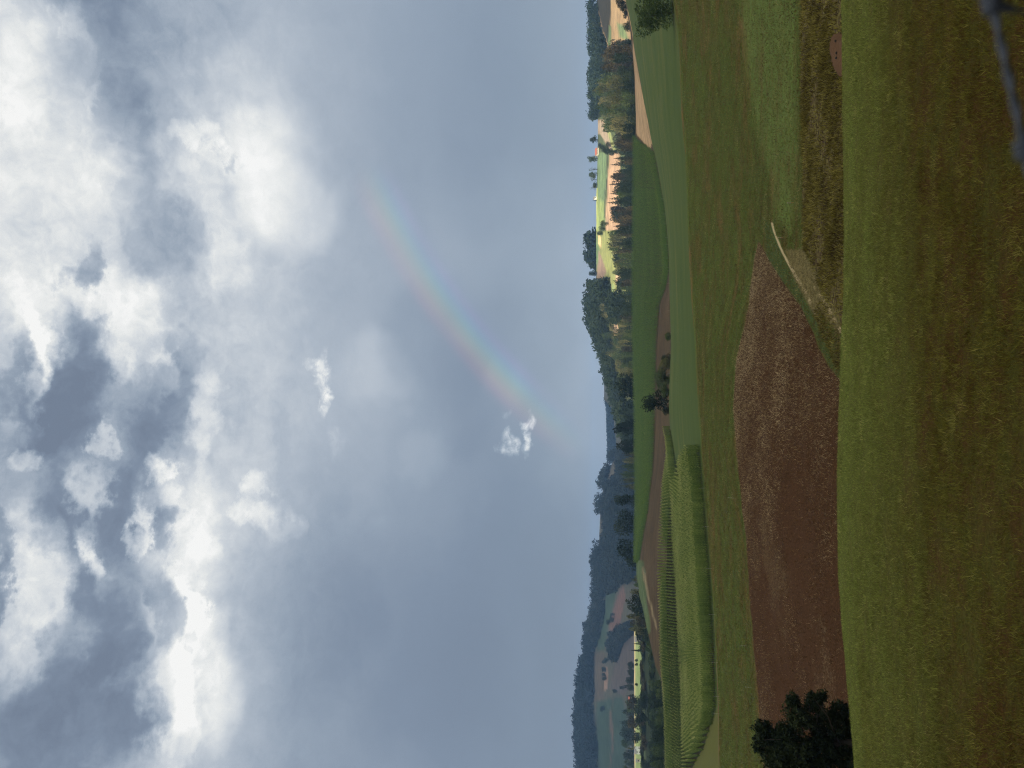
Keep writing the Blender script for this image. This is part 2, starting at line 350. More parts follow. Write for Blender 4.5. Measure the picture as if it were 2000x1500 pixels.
# ------------------------------------------------------------------ ground materials
def m_meadow():
    m, t, b = mat_new('meadow_grass'); p = wpos(t)
    y = t.new('ShaderNodeSeparateXYZ'); t.put(y.inputs[0], p)
    big = t.noise(t.mapping(p, scale=(.5, 1, 1)), .22, 3, .6)
    g = t.math('ADD', t.mr(y.outputs[1], 13, 24, 0, .95, False), t.math('MULTIPLY', t.math('SUBTRACT', big, .5), 1.5), clamp=True)
    c1 = t.mix(t.mr(t.noise(p, 1.1, 5, .75), .38, .62, 0, 1), (.075, .036, .012, 1), (.07, .066, .013, 1))
    c2 = t.mix(t.noise(p, 3.5, 5, .7), (0.0938, 0.1020, 0.0220, 1), (0.1500, 0.1740, 0.0385, 1))
    c = t.mix(g, c1, c2)
    t.put(b.inputs['Base Color'], t.mix(t.mr(t.noise(p, 14, 4, .75), .35, .7, 0, .75), t.mix(.65, c, (.015, .012, .004, 1)), c))
    bump(t, b, t.noise(p, 18, 5, .8), .06, 1)
    return m
def m_valley():
    m, t, b = mat_new('valley_fields'); p = wpos(t)
    st = t.noise(t.mapping(p, scale=(.4, 1, 1), rot=(0, 0, .25)), .22, 5, .7, .6)
    fine = t.noise(t.mapping(p, scale=(.6, 1, 1)), 3.2, 5, .75)
    fine2 = t.noise(p, 7, 3, .8)
    grass = t.ramp(st, [(.36, (0.1150, 0.0684, 0.0238)), (.45, (0.0720, 0.0627, 0.0145)), (.56, (0.0550, 0.0808, 0.0145)), (.68, (0.0850, 0.0836, 0.0187))])
    grass = t.mix(t.mr(fine, .32, .62, .75, 0), grass, (.026, .028, .009, 1))
    grass = t.mix(t.mr(fine2, .52, .75, 0, .5), grass, (.16, .15, .06, 1))
    bw = t.math('ADD', t.math('MULTIPLY', t.math('SUBTRACT', t.noise(p, 1.1, 4, .75), .5), 10), t.math('MULTIPLY', t.math('SUBTRACT', t.noise(p, .28, 2, .5), .5), 14))
    def mask(nm, s=2.0, w=1.0): return t.mr(t.math('ADD', t.attr(nm), t.math('MULTIPLY', bw, w)), -s, s, 0, 1)
    lush = t.mr(t.math('ADD', t.attr('lush'), t.math('MULTIPLY', bw, .8)), -2, 16, 0, .8)
    grass = t.mix(lush, grass, t.ramp(t.noise(t.mapping(p, scale=(.5, 1, 1)), .5, 5, .7), [(.35, (.085, .075, .025)), (.5, (.072, .098, .025)), (.65, (.095, .125, .034))]))
    soil = t.mix(t.mr(fine2, .35, .65, 0, 1), (.025, .0105, .0045, 1), (.066, .031, .0135, 1))
    straw = t.mr(t.math('MULTIPLY', t.noise(t.mapping(p, scale=(1.3, .8, 1)), 4.5, 3, .8), t.mr(t.noise(p, .09, 3, .6), .4, .66, .6, 1.12)), .52, .68, 0, .55)
    soil = t.mix(straw, soil, (0.1330, 0.1015, 0.0553, 1))
    c = t.mix(mask('brown', 1.5, .5), grass, soil)
    weed = t.ramp(t.noise(p, 3.2, 4, .8), [(.36, (.025, .016, .010)), (.48, (.06, .04, .02)), (.56, (.10, .085, .025)), (.66, (.14, .125, .045))])
    c = t.mix(mask('weed', 2.5), c, weed)
    c = t.mix(mask('wedge', 3, .7), c, t.mix(fine, (.03, .045, .015, 1), (.06, .08, .028, 1)))
    c = t.mix(mask('straw', 5, .9), c, t.mix(t.mr(fine, .35, .65, 0, 1), (.07, .06, .022, 1), (.165, .13, .058, 1)))
    c = t.mix(mask('track', 1.1, .2), c, t.mix(fine2, (.24, .18, .10, 1), (.33, .26, .15, 1)))
    c = t.mix(mask('mound', 1.5, .7), c, t.mix(fine2, (.05, .026, .014, 1), (.115, .062, .035, 1)))
    t.put(b.inputs['Base Color'], c)
    bump(t, b, t.math('ADD', fine, t.math('MULTIPLY', fine2, .6)), .25, .9)
    return m
def m_strip():
    m, t, b = mat_new('young_crop'); p = wpos(t)
    n1 = t.noise(t.mapping(p, scale=(.3, 1, 1), rot=(0, 0, -.6)), .10, 4, .65)
    n2 = t.noise(t.mapping(p, scale=(.35, 1, 1), rot=(0, 0, -.5)), 1.6, 5, .75)
    c = t.ramp(n1, [(.3, (0.0360, 0.0492, 0.0136)), (.52, (0.0495, 0.0607, 0.0179)), (.7, (0.0765, 0.0722, 0.0238))])
    c = t.mix(t.mr(n2, .3, .7, .4, 0), c, (.025, .05, .02, 1))
    c = t.mix(t.mr(t.math('ADD', t.attr('side'), t.math('SUBTRACT', n1, .5)), -.5, .5, 0, 1), c, t.mix(n2, (.05, .044, .015, 1), (.078, .086, .024, 1)))
    bw = t.math('MULTIPLY', t.math('SUBTRACT', t.noise(p, .5, 3, .7), .5), 5)
    e = t.mr(t.math('ADD', t.attr('edge'), bw), .5, -1.5, 0, 1)          # worn brown margin along the field edge
    c = t.mix(e, c, (.09, .05, .03, 1))
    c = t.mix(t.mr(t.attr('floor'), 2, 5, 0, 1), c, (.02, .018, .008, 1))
    t.put(b.inputs['Base Color'], c); bump(t, b, n2, .3, .7)
    return m
def m_far():
    m, t, b = mat_new('distant_fields'); p = wpos(t)
    c = t.attr('Col', 'Color')
    n = t.noise(t.mapping(p, scale=(.5, 1, 1)), .12, 5, .7); n2 = t.noise(p, 1.1, 4, .75)
    k = t.math('ADD', t.mr(n, .3, .7, .68, 1.28), t.mr(n2, .3, .7, -.2, .2))
    t.put(b.inputs['Base Color'], t.vmath('SCALE', c, k))
    bump(t, b, n2, .5, .6)
    return m
MATS = {'meadow': m_meadow(), 'valley': m_valley(), 'strip': m_strip(), 'far': m_far()}
def sheet(name, r0, r1, mat, attrs):
    sub = G3[r0:r1 + 1]; n = r1 - r0 + 1
    idx = np.arange(n * NC).reshape(n, NC)
    # columns run from +x to -x, rows away from the viewer: wind so that normals face up
    f = np.stack([idx[:-1, 1:], idx[:-1, :-1], idx[1:, :-1], idx[1:, 1:]], -1).reshape(-1, 4)
    at = {k: v[r0:r1 + 1].reshape(-1, 4) if v.ndim == 3 else v[r0:r1 + 1].ravel() for k, v in attrs.items()}
    o = mesh_np(name, sub.reshape(-1, 3), f, [mat], True, attrs=at)
    tag(o, kind='structure'); return o
R = ROWLINE
sheet('meadow', 0, R['crest'], MATS['meadow'], {})
sheet('valley_field', R['crest'], R['M'], MATS['valley'], ATT)
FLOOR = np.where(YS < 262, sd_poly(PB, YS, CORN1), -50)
EDGE = np.minimum(PA * 0 + LM(PB) - PA - 0.6, 60)
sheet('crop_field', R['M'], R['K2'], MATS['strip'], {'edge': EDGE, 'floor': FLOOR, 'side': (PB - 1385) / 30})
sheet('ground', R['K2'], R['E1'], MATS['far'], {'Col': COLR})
sheet('hills', R['E1'], NR - 1, MATS['far'], {'Col': COLR})

# ------------------------------------------------------------------ grass, stubble and crops
def blade_mat(name, ramp, attr='v', stretch=(1, 1, 1), patch=.3, lowmix=None, trans=.35):
    m, t, b = mat_new(name); p = wpos(t)
    f = t.math('ADD', t.math('MULTIPLY', t.attr(attr), .55), t.math('MULTIPLY', t.noise(t.mapping(p, scale=stretch), patch, 3, .6), .5))
    c = t.ramp(f, ramp)
    t.put(b.inputs['Base Color'], c); b.inputs['Roughness'].default_value = .75
    tr = t.new('ShaderNodeBsdfTranslucent'); t.put(tr.inputs[0], c)
    mx = t.new('ShaderNodeMixShader'); mx.inputs[0].default_value = trans
    t.put(mx.inputs[1], b.outputs[0]); t.put(mx.inputs[2], tr.outputs[0]); t.put(t.n['Material Output'].inputs[0], mx.outputs[0])
    return m, t, b, c
def blades(pt, h, w, lean, v, name, mat, segs=1):
    n = len(pt); th = rng.uniform(0, 2 * np.pi, n); ph = rng.uniform(0, 2 * np.pi, n)
    side = np.stack([np.cos(th), np.sin(th), 0 * th], -1) * (w / 2)[:, None]
    tip = pt + np.stack([np.cos(ph) * lean * h, np.sin(ph) * lean * h, h], -1)
    if segs == 1:
        V = np.stack([pt - side, pt + side, tip], 1).reshape(-1, 3); Fc = np.arange(3 * n).reshape(-1, 3)
        return mesh_np(name, V, Fc, [mat], attrs={'v': np.repeat(v, 3)})
def tag_stuff(o, label, cat): return tag(o, label, cat, kind='stuff')

# near meadow
m_gr, t_, b_, c_g = blade_mat('grass_blades', [(.15, (0.0209, 0.0114, 0.0032)), (.38, (0.0617, 0.0361, 0.0080)), (.5, (0.0712, 0.0646, 0.0096)), (.68, (0.1235, 0.1140, 0.0200)), (.9, (0.2470, 0.1995, 0.0640))], patch=.6, trans=.25)
y_ = t_.new('ShaderNodeSeparateXYZ'); t_.put(y_.inputs[0], wpos(t_))
gfac = t_.math('ADD', t_.mr(y_.outputs[1], 12, 23, 0, .95, False), t_.math('MULTIPLY', t_.math('SUBTRACT', t_.noise(t_.mapping(wpos(t_), scale=(.5, 1, 1)), .22, 3, .6), .5), 1.5), clamp=True)
gcol = t_.ramp(t_.attr('v'), [(.0, (0.0455, 0.0562, 0.0125)), (.45, (0.1235, 0.1438, 0.0338)), (.8, (0.2015, 0.2375, 0.0562)), (1, (0.3380, 0.3125, 0.1125))])
cm = t_.mix(gfac, c_g, gcol); t_.put(b_.inputs['Base Color'], cm)
for nd in t_.n:
    if nd.type == 'BSDF_TRANSLUCENT': t_.put(nd.inputs[0], cm)
N = 420000
u = rng.uniform(0, 1, N); yy = 6 + 19.6 * u ** .85
xx = rng.uniform(-1, 1, N) * (yy * .56 + 2.2)
keepm = np.sin(xx * 2.1 + 3 * np.sin(yy * 1.3)) * np.sin(yy * 2.7 + 2 * np.sin(xx * .9)) + rng.normal(0, .8, N) > -.9
xx, yy = xx[keepm], yy[keepm]; N = len(xx)
def meadow_z(x, y):
    g, b = ground_xy(x, np.minimum(y, 24.99)); return g[:, 2]
# meadow uses the wide grid near the viewer: look heights up straight from the rows
r0, r1 = R['near'], R['crest'] + 2
def row_lookup(x, y):
    z = np.zeros(len(x)); done = np.zeros(len(x), bool)
    for r in range(r0, r1):
        ya_, yb_ = YS[r], YS[r + 1]
        y0 = np.interp(x, XS[r][::-1], ya_[::-1]); y1 = np.interp(x, XS[r + 1][::-1], yb_[::-1])
        z0 = np.interp(x, XS[r][::-1], ZS[r][::-1]); z1 = np.interp(x, XS[r + 1][::-1], ZS[r + 1][::-1])
        m = (~done) & (y >= y0) & (y <= y1); t = (y - y0) / np.maximum(y1 - y0, 1e-6)
        z[m] = (z0 + (z1 - z0) * t)[m]; done |= m
    return z, done
zz, ok = row_lookup(xx, yy)
pt = np.stack([xx, yy, zz - .01], -1)[ok]; N = len(pt)
clump = .5 + .5 * np.sin(pt[:, 0] * 1.7 + 2 * np.sin(pt[:, 1])) * np.sin(pt[:, 1] * 2.3 + np.sin(pt[:, 0] * 1.1))
h = rng.uniform(.035, .075, N) * (.7 + .7 * clump) * np.interp(pt[:, 1], [20, 25], [1, .7])
w = np.interp(pt[:, 1], [6, 25], [.009, .016]) * rng.uniform(.6, 1.3, N)
v = np.clip(rng.beta(2, 2.2, N) + (rng.uniform(0, 1, N) < .02) * .5, 0, 1)
o = blades(pt, h, w, rng.uniform(.2, 1.3, N), v, 'grass', m_gr)
tag_stuff(o, 'short green and olive brown grass of the near meadow slope', 'grass')
nt = 3400; ty = 6.5 + 18 * rng.uniform(0, 1, nt) ** .9; tx = rng.uniform(-1, 1, nt) * (ty * .56 + 2)
mt_ = np.sin(tx * .9 + 2 * np.sin(ty * .7)) + np.sin(ty * 1.1 + tx * .3) + rng.normal(0, .8, nt) > np.interp(ty, [10, 25], [-.3, .9]); tx, ty = tx[mt_], ty[mt_]
rep_ = 26; tx = np.repeat(tx, rep_); ty = np.repeat(ty, rep_); sp_ = .09; tx = tx + rng.normal(0, sp_, len(tx)); ty = np.clip(ty + rng.normal(0, sp_, len(ty)), 6, 24.7)
tz_, ok_ = row_lookup(tx, ty); q_ = np.stack([tx, ty, tz_], -1)[ok_]; nq = len(q_); tuft_v = np.clip(np.repeat(rng.uniform(.1, .95, nt)[:len(mt_[mt_])], rep_)[ok_] + rng.normal(0, .13, nq), 0, 1)
o = blades(q_, rng.uniform(.04, .11, nq), rng.uniform(.006, .014, nq), rng.uniform(.3, 1.4, nq), tuft_v, 'grass_tufts', m_gr)
tag_stuff(o, 'coarser olive and straw coloured tufts scattered through the near meadow grass', 'grass')

# inside a picture polygon on the ground?
def pick(poly, y0, y1, b0, b1, n, extra=None):
    y = y0 + (y1 - y0) * rng.uniform(0, 1, n) ** .9; b = rng.uniform(b0, b1, n)
    g = ground(b, y); a = 1000 + F * np.tan(P - np.arctan2(g[:, 2], g[:, 1]))
    m = sd_poly(a, b, poly) > .5
    return g[m], a[m], b[m]
def dens(x, y, s, k=0):
    return (np.sin(x * .31 * s + 2 * np.sin(y * .23 * s + k)) + np.sin(y * .41 * s + 1.7 * np.sin(x * .19 * s + 1.3 * k)) + .6 * np.sin(x * .9 * s + y * .7 * s)) / 2.6
# dry maize stubble on the brown field
g, a, b = pick(BROWN, 44, 86, 450, 1560, 280000)
far = (g[:, 1] - 44) / 42
right = np.clip((1150 - b) / 400, 0, 1)
prob = .09 + .95 * np.clip(right * (.35 + far) + .35 * dens(g[:, 0], g[:, 1], 1.0), 0, 1) + .25 * np.clip(far - .55, 0, 1) * 2
m = rng.uniform(0, 1, len(g)) < prob * .6
g = g[m]; n = len(g)
m_stub, *_ = blade_mat('dry_stubble', [(.2, (.028, .013, .006)), (.42, (.065, .036, .018)), (.6, (.15, .10, .052)), (.85, (.37, .285, .165))], patch=.25)
o = blades(g - (0, 0, .03), rng.uniform(.06, .22, n), rng.uniform(.03, .085, n), rng.uniform(.3, 1.6, n), np.clip(rng.beta(2, 2.2, n) + .42 * (prob[m] - .45), 0, 1), 'stubble', m_stub)
tag_stuff(o, 'dry straw coloured stubble standing on the brown soil', 'stubble')
# weeds below the crest on the right
g1, a1, b1 = pick(WEED, 43, 62, -60, 640, 60000); g2, a2, b2 = pick(WEED2, 43, 58, 560, 760, 9000)
g = np.concatenate([g1, g2]); m = (dens(g[:, 0], g[:, 1], 2.2, 2) + rng.normal(0, .5, len(g)) > -.1)
mo = np.array([sd_poly(np.array([1000 + F * np.tan(P - np.arctan2(q[2], q[1]))]), np.array([750 - q[0] / q[1] * F * (CP + .4 * SP)]), MOUND)[0] > 0 for q in g[:0]])
gb = 750 - g[:, 0] / g[:, 1] * F * (CP + .42 * SP); ga = 1000 + F * np.tan(P - np.arctan2(g[:, 2], g[:, 1]))
m &= sd_poly(ga, gb, MOUND) < 0
g = g[m]; n = len(g)
m_weed, *_ = blade_mat('weeds', [(.2, (0.0144, 0.0080, 0.0032)), (.42, (0.0480, 0.0336, 0.0080)), (.6, (0.1200, 0.1000, 0.0176)), (.85, (0.2880, 0.2400, 0.0640))], patch=.3)
o = blades(g - (0, 0, .02), rng.uniform(.10, .34, n), rng.uniform(.04, .10, n), rng.uniform(.2, 1.1, n), rng.beta(2, 2, n), 'weeds', m_weed)
tag_stuff(o, 'yellow tipped weeds in the brown fallow strip behind the crest', 'weeds')
g, a, b = pick(STRAW, 43, 70, 470, 680, 26000); n = len(g)
m_straw, *_ = blade_mat('dry_grass', [(.2, (.04, .033, .012)), (.45, (.11, .088, .035)), (.65, (.19, .15, .07)), (.9, (.29, .23, .12))], patch=.5)
o = blades(g - (0, 0, .02), rng.uniform(.04, .16, n), rng.uniform(.03, .08, n), rng.uniform(.4, 1.6, n), rng.beta(2, 2, n), 'dry_grass', m_straw)
tag_stuff(o, 'pale trampled dry grass beside the sandy track', 'grass')
# tufts of the valley meadow
y = 44 + 86 * rng.uniform(0, 1, 430000); b = rng.uniform(-40, 1540, 430000)
g = ground(b, y); a = 1000 + F * np.tan(P - np.arctan2(g[:, 2], g[:, 1]))
m = (sd_poly(a, b, BROWN) < -1) & (sd_poly(a, b, WEED) < 0) & (sd_poly(a, b, STRAW) < 0) & (a > LM(b) + 2)
for (p0, w0), (p1, w1) in zip(TRACK[:-1], TRACK[1:]):
    ex, ey = p1[0] - p0[0], p1[1] - p0[1]; t = np.clip(((a - p0[0]) * ex + (b - p0[1]) * ey) / (ex * ex + ey * ey), 0, 1)
    m &= np.hypot(a - p0[0] - t * ex, b - p0[1] - t * ey) > w0 + 1
a_ = a[m]; b_2 = b[m]; g = g[m]; kk_ = (sd_poly(a_, b_2, LUSH) < 0) | (rng.uniform(0, 1, len(g)) < .45); g = g[kk_]; n = len(g)
m_g2, *_ = blade_mat('meadow_tufts', [(.2, (.028, .024, .008)), (.4, (.105, .075, .028)), (.52, (.068, .083, .019)), (.65, (.10, .115, .030)), (.85, (.23, .18, .08))], stretch=(.4, 1, 1), patch=.3)
tv = np.clip(.5 + .28 * dens(g[:, 0], g[:, 1], 3.1, 1) + rng.normal(0, .2, n), 0, 1)
o = blades(g - (0, 0, .02), rng.uniform(.05, .17, n), rng.uniform(.05, .13, n), rng.uniform(.3, 1.3, n), tv, 'grass', m_g2)
tag_stuff(o, 'green grass of the meadow behind the brown field', 'grass')

# corn
def corn_mesh(g, H, leafw, nleaf, v, name, mat, seed, ext=1.):
    r = np.random.default_rng(seed); n = len(g); Vs, Fs, At = [], [], []; off = 0
    def addtri(A, B, Cc, val):
        nonlocal off
        V = np.stack([A, B, Cc], 1).reshape(-1, 3); Vs.append(V); Fs.append(np.arange(3 * n).reshape(-1, 3) + off); At.append(np.repeat(val, 3)); off += 3 * n
    th0 = r.uniform(0, np.pi, n)
    for k in range(nleaf):
        zb = H * (.15 + .7 * k / nleaf + r.uniform(-.04, .04, n)); th = th0 + np.pi * (k % 2) + r.uniform(-.6, .6, n)
        d = np.stack([np.cos(th), np.sin(th), 0 * th], -1); s = np.stack([-np.sin(th), np.cos(th), 0 * th], -1) * (leafw / 2)
        L = r.uniform(.35, .6, n)[:, None] * (H / 2.4)[:, None]
        A = g + np.stack([0 * zb, 0 * zb, zb], -1)
        up = np.zeros_like(A); up[:, 2] = L[:, 0] * r.uniform(.5, .8, n)
        ex_ = np.asarray(ext) if np.ndim(ext) == 0 else np.asarray(ext)[:, None]; M = A + d * L * .6 * ex_ + up
        T = A + d * L * 1.25 * ex_ + up * r.uniform(.1, .9, n)[:, None]
        addtri(A - s * .5, M - s, M + s, v * .8 + .1); addtri(M - s, T, M + s, v)
    s = np.stack([np.cos(th0), np.sin(th0), 0 * th0], -1) * .03
    top = g + np.stack([0 * H, 0 * H, H], -1)
    addtri(g - s, g + s, top, v * .4)
    tt = top + np.stack([r.normal(0, .06, n), r.normal(0, .06, n), r.uniform(.12, .3, n)], -1)
    addtri(top - s * 1.6 - (0, 0, .15), top + s * 1.6 - (0, 0, .15), tt, 1.0 + 0 * v)
    return mesh_np(name, np.concatenate(Vs), np.concatenate(Fs), [mat], attrs={'v': np.concatenate(At)})
m_corn, *_ = blade_mat('corn_leaves', [(0, (0.0168, 0.0333, 0.0084)), (.35, (0.0630, 0.0960, 0.0216)), (.55, (0.1330, 0.1728, 0.0432)), (.8, (0.2310, 0.2560, 0.0780)), (1, (0.4620, 0.4224, 0.1680))], patch=.12, trans=.3)
def in_by(poly, x, y):
    g, b = ground_xy(x, y); return g, b, sd_poly(b, y * 1.0, poly) > 0
# near cornfield: the far bank has straight rows running away, the near slope has rows bending round the headland
pts = []
xs = np.arange(-155, 5, .84)
for x0 in xs:                                       # rows on the bank
    y = np.arange(198, 240, .28); pts.append(np.stack([x0 - (y - 215) * .22 + rng.normal(0, .05, len(y)), y + rng.normal(0, .1, len(y))], -1))
bank = np.concatenate(pts)
pts = []
def side(x, y): return 750 - x / y * F * (CP + .2 * SP)
for x0 in np.arange(-60, 10, .84):                  # right block: rows running away from the viewer
    y = np.arange(146, 216, .3); x = x0 - .10 * (y - 150); m = side(x, y) < 1040
    pts.append(np.stack([x + rng.normal(0, .05, len(y)), y], -1)[m])
for x0 in np.arange(-150, 0, .9):                   # left block, rows slanting away to the left
    y = np.arange(118, 216, .3); x = x0 - .49 * (y - 150); m = side(x, y) > 1345
    pts.append(np.stack([x + rng.normal(0, .05, len(y)), y], -1)[m])
for y0 in np.arange(105, 215, .85):                 # middle block and the headland, rows across the view
    x = np.arange(-150, 0, .3); yv = y0 + 1.2 * np.sin(x * .06); b_ = side(x, yv)
    m = ~(((b_ < 1040) & (yv > 146)) | ((b_ > 1345) & (yv > 124)))
    pts.append(np.stack([x, yv + rng.normal(0, .05, len(x))], -1)[m])
slope = np.concatenate(pts)
def crease_y(x, y): return np.interp(bcol(x, y), [830, 900, 950, 2400], [222, 214, 206, 206])
bank = bank[bank[:, 1] > crease_y(bank[:, 0], bank[:, 1]) + 1.0]
slope = slope[(slope[:, 1] > 105) & (slope[:, 1] < crease_y(slope[:, 0], np.maximum(slope[:, 1], 50)))]
allp = np.concatenate([bank, slope]); g, b, ins = in_by(CORN1, allp[:, 0], allp[:, 1])
g = g[ins]; n = len(g); print('corn1', n)
H = 2.25 + .25 * dens(g[:, 0], g[:, 1], .25) + rng.normal(0, .12, n)
v = np.clip(rng.beta(3, 3, n) * .8 + .18 * dens(g[:, 0], g[:, 1], .15, 1), 0, .93)
onbank = g[:, 1] > crease_y(g[:, 0], g[:, 1]) + .9
o = corn_mesh(g, H, .11, 6, v, 'corn_crop', m_corn, 3, np.where(onbank, .36, .36))
tag_stuff(o, 'tall green maize with pale rows in the cornfield left of the middle', 'corn')
# far cornfield
yv = np.arange(290, 482, .95); P2 = []
for y0 in yv:
    x = np.arange(-.26 * y0, .36 * y0, .62); P2.append(np.stack([x + rng.normal(0, .2, len(x)), y0 + rng.normal(0, .06, len(x)) + .05 * x], -1))
P2 = np.concatenate(P2); P2 = P2[rng.uniform(0, 1, len(P2)) < .85]
g, b, ins = in_by(CORN2, P2[:, 0], P2[:, 1])
# tractor lanes on the right corner of the field
lane = (np.mod(g[:, 0] * .8 + g[:, 1] * .35, 3.4) < 1.0) & (b < 372) & (b > 255)
ins &= ~lane
g = g[ins]; n = len(g); print('corn2', n)
m_corn2, *_ = blade_mat('far_corn_leaves', [(0, (.015, .035, .009)), (.35, (.045, .082, .018)), (.6, (.075, .12, .025)), (.85, (.12, .165, .035)), (1, (.22, .22, .065))], stretch=(.25, 1, 1), patch=.05, trans=.3)
o = corn_mesh(g, 2.3 + rng.normal(0, .15, n), .2, 3, np.clip(rng.beta(3, 3, n), 0, .93), 'corn_crop', m_corn2, 4)
tag_stuff(o, 'dark green maize of the long far cornfield below the tree line', 'corn')

# ------------------------------------------------------------------ trees
def leaf_mat(name, c0, c1, c2, trans=.2):
    m, t, b = mat_new(name)
    oi = t.new('ShaderNodeObjectInfo')
    f = t.math('ADD', t.math('MULTIPLY', t.attr('v'), .75), t.math('MULTIPLY', oi.outputs['Random'], .3), clamp=True)
    c = t.ramp(f, [(0, c0), (.5, c1), (1, c2)])
    t.put(b.inputs['Base Color'], c); b.inputs['Roughness'].default_value = .7
    tr = t.new('ShaderNodeBsdfTranslucent'); t.put(tr.inputs[0], c)
    mx = t.new('ShaderNodeMixShader'); mx.inputs[0].default_value = trans
    t.put(mx.inputs[1], b.outputs[0]); t.put(mx.inputs[2], tr.outputs[0]); t.put(t.n['Material Output'].inputs[0], mx.outputs[0])
    return m
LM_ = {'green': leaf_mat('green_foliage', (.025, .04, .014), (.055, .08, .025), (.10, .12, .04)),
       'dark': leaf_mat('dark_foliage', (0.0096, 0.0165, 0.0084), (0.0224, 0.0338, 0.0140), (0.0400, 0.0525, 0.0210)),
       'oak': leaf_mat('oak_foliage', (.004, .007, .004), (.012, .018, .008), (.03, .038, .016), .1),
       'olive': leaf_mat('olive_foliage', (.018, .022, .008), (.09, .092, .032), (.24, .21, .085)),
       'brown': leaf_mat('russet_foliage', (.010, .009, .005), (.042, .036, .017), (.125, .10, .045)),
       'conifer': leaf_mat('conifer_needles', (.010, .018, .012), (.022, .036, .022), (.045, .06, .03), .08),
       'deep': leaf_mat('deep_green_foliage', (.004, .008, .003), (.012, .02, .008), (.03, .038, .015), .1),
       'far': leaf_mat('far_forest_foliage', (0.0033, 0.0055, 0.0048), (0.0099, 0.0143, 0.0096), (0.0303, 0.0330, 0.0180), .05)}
bark, tb, bb = mat_new('bark'); pb = wpos(tb)
tb.put(bb.inputs['Base Color'], tb.mix(tb.noise(tb.mapping(pb, scale=(6, 6, 1)), 3, 4, .7), (.02, .017, .012, 1), (.07, .058, .045, 1)))

def leaf_cloud(cent, size, r, val, flat=.0):
    n = len(cent); a = r.normal(size=(n, 3)); a /= np.linalg.norm(a, axis=1)[:, None]
    c = r.normal(size=(n, 3)); bb_ = np.cross(a, c); bb_ /= np.linalg.norm(bb_, axis=1)[:, None] + 1e-9
    s = size[:, None]
    V = np.stack([cent - a * s * .5, cent + bb_ * s * .35 + a * s * .1, cent + a * s * .6, cent - bb_ * s * .35], 1).reshape(-1, 3)
    return V, np.arange(4 * n).reshape(-1, 4), np.repeat(val, 4)
def broadleaf(seed, nleaf, leaf, lobes=9, hw=.42, low=.18, squash=.85):
    """unit tree, height 1; returns crown arrays and trunk MB"""
    r = np.random.default_rng(seed); cs = []; rs = []
    for i in range(lobes):
        zc = r.uniform(low + .16, .84); prof = math.sin(math.pi * min(1, (zc - low * .5) / (1.05 - low * .5))) ** .7
        th = i * 2.4 + r.uniform(-.5, .5); rad = r.uniform(.25, .75) * hw * prof
        cs.append((math.cos(th) * rad, math.sin(th) * rad, zc)); rs.append(r.uniform(.12, .2) * (hw / .42) ** .6)
    cs.append((0, 0, .62)); rs.append(.24 * hw / .42); cs = np.array(cs); rs = np.array(rs)
    k = r.choice(len(cs), nleaf, p=rs ** 2 / (rs ** 2).sum())
    d = r.normal(size=(nleaf, 3)); d /= np.linalg.norm(d, axis=1)[:, None]
    rad = rs[k] * (r.uniform(.45, 1.0, nleaf) ** .5) * (1 + .25 * np.sin(d[:, 0] * 7 + k) * np.sin(d[:, 2] * 6 + 2 * k))
    c = cs[k] + d * rad[:, None] * (1, 1, squash)
    z = c[:, 2]; z0_ = np.percentile(z, 1); z1_ = np.percentile(z, 99.7); c[:, 2] = low * .7 + (z - z0_) / (z1_ - z0_) * (1 - low * .7); c[:, 2] = np.maximum(c[:, 2], low * .4)
    val = np.clip(.25 * r.beta(2, 2, nleaf) + .75 * r.uniform(0, 1, len(cs))[k], 0, 1)
    V, Fc, A = leaf_cloud(c, leaf * r.uniform(.6, 1.4, nleaf), r, val)
    mb = MB(); mb.tube([(0, 0, -.03), (.01, 0, low), (.0, .01, .5), (0, 0, .72)], [.035, .026, .016, .005], 7)
    for i in range(min(lobes, 7)):
        p = cs[i]; z0 = low + .35 * (p[2] - low) ; mb.tube([(0, 0, z0), (p[0] * .5, p[1] * .5, (z0 + p[2]) / 2), tuple(p)], [.014, .009, .003], 5)
    return V, Fc, A, mb
def conifer(seed, nleaf, leaf, hw=.17, gap=.06):
    r = np.random.default_rng(seed); z = gap + (1 - gap) * (1 - np.sqrt(r.uniform(0.0, 1, nleaf))); z = np.clip(z, gap, .99)
    lay = .82 + .25 * np.cos(z * 2 * np.pi * 11)
    rad = hw * (1 - z) ** .85 * lay * r.uniform(.35, 1.05, nleaf) ** .5; th = r.uniform(0, 2 * np.pi, nleaf)
    rad *= 1 + .18 * np.sin(3 * th + z * 9)
    c = np.stack([rad * np.cos(th), rad * np.sin(th), z - rad * .25], -1)
    V, Fc, A = leaf_cloud(c, leaf * r.uniform(.6, 1.3, nleaf) * (1.1 - .7 * z), r, np.clip(r.beta(2, 2, nleaf), 0, 1))
    tip = np.array([[-.008, 0, .95], [.008, 0, .95], [0, .004, 1.02], [0, -.006, .95]])
    Fc = np.concatenate([Fc, [[len(V), len(V) + 1, len(V) + 2, len(V) + 3]]]); V = np.concatenate([V, tip]); A = np.concatenate([A, [.4] * 4])
    mb = MB(); mb.tube([(0, 0, -.03), (0, 0, .5), (0, 0, .97)], [.018, .011, .002], 6)
    return V, Fc, A, mb
PROTO = {}
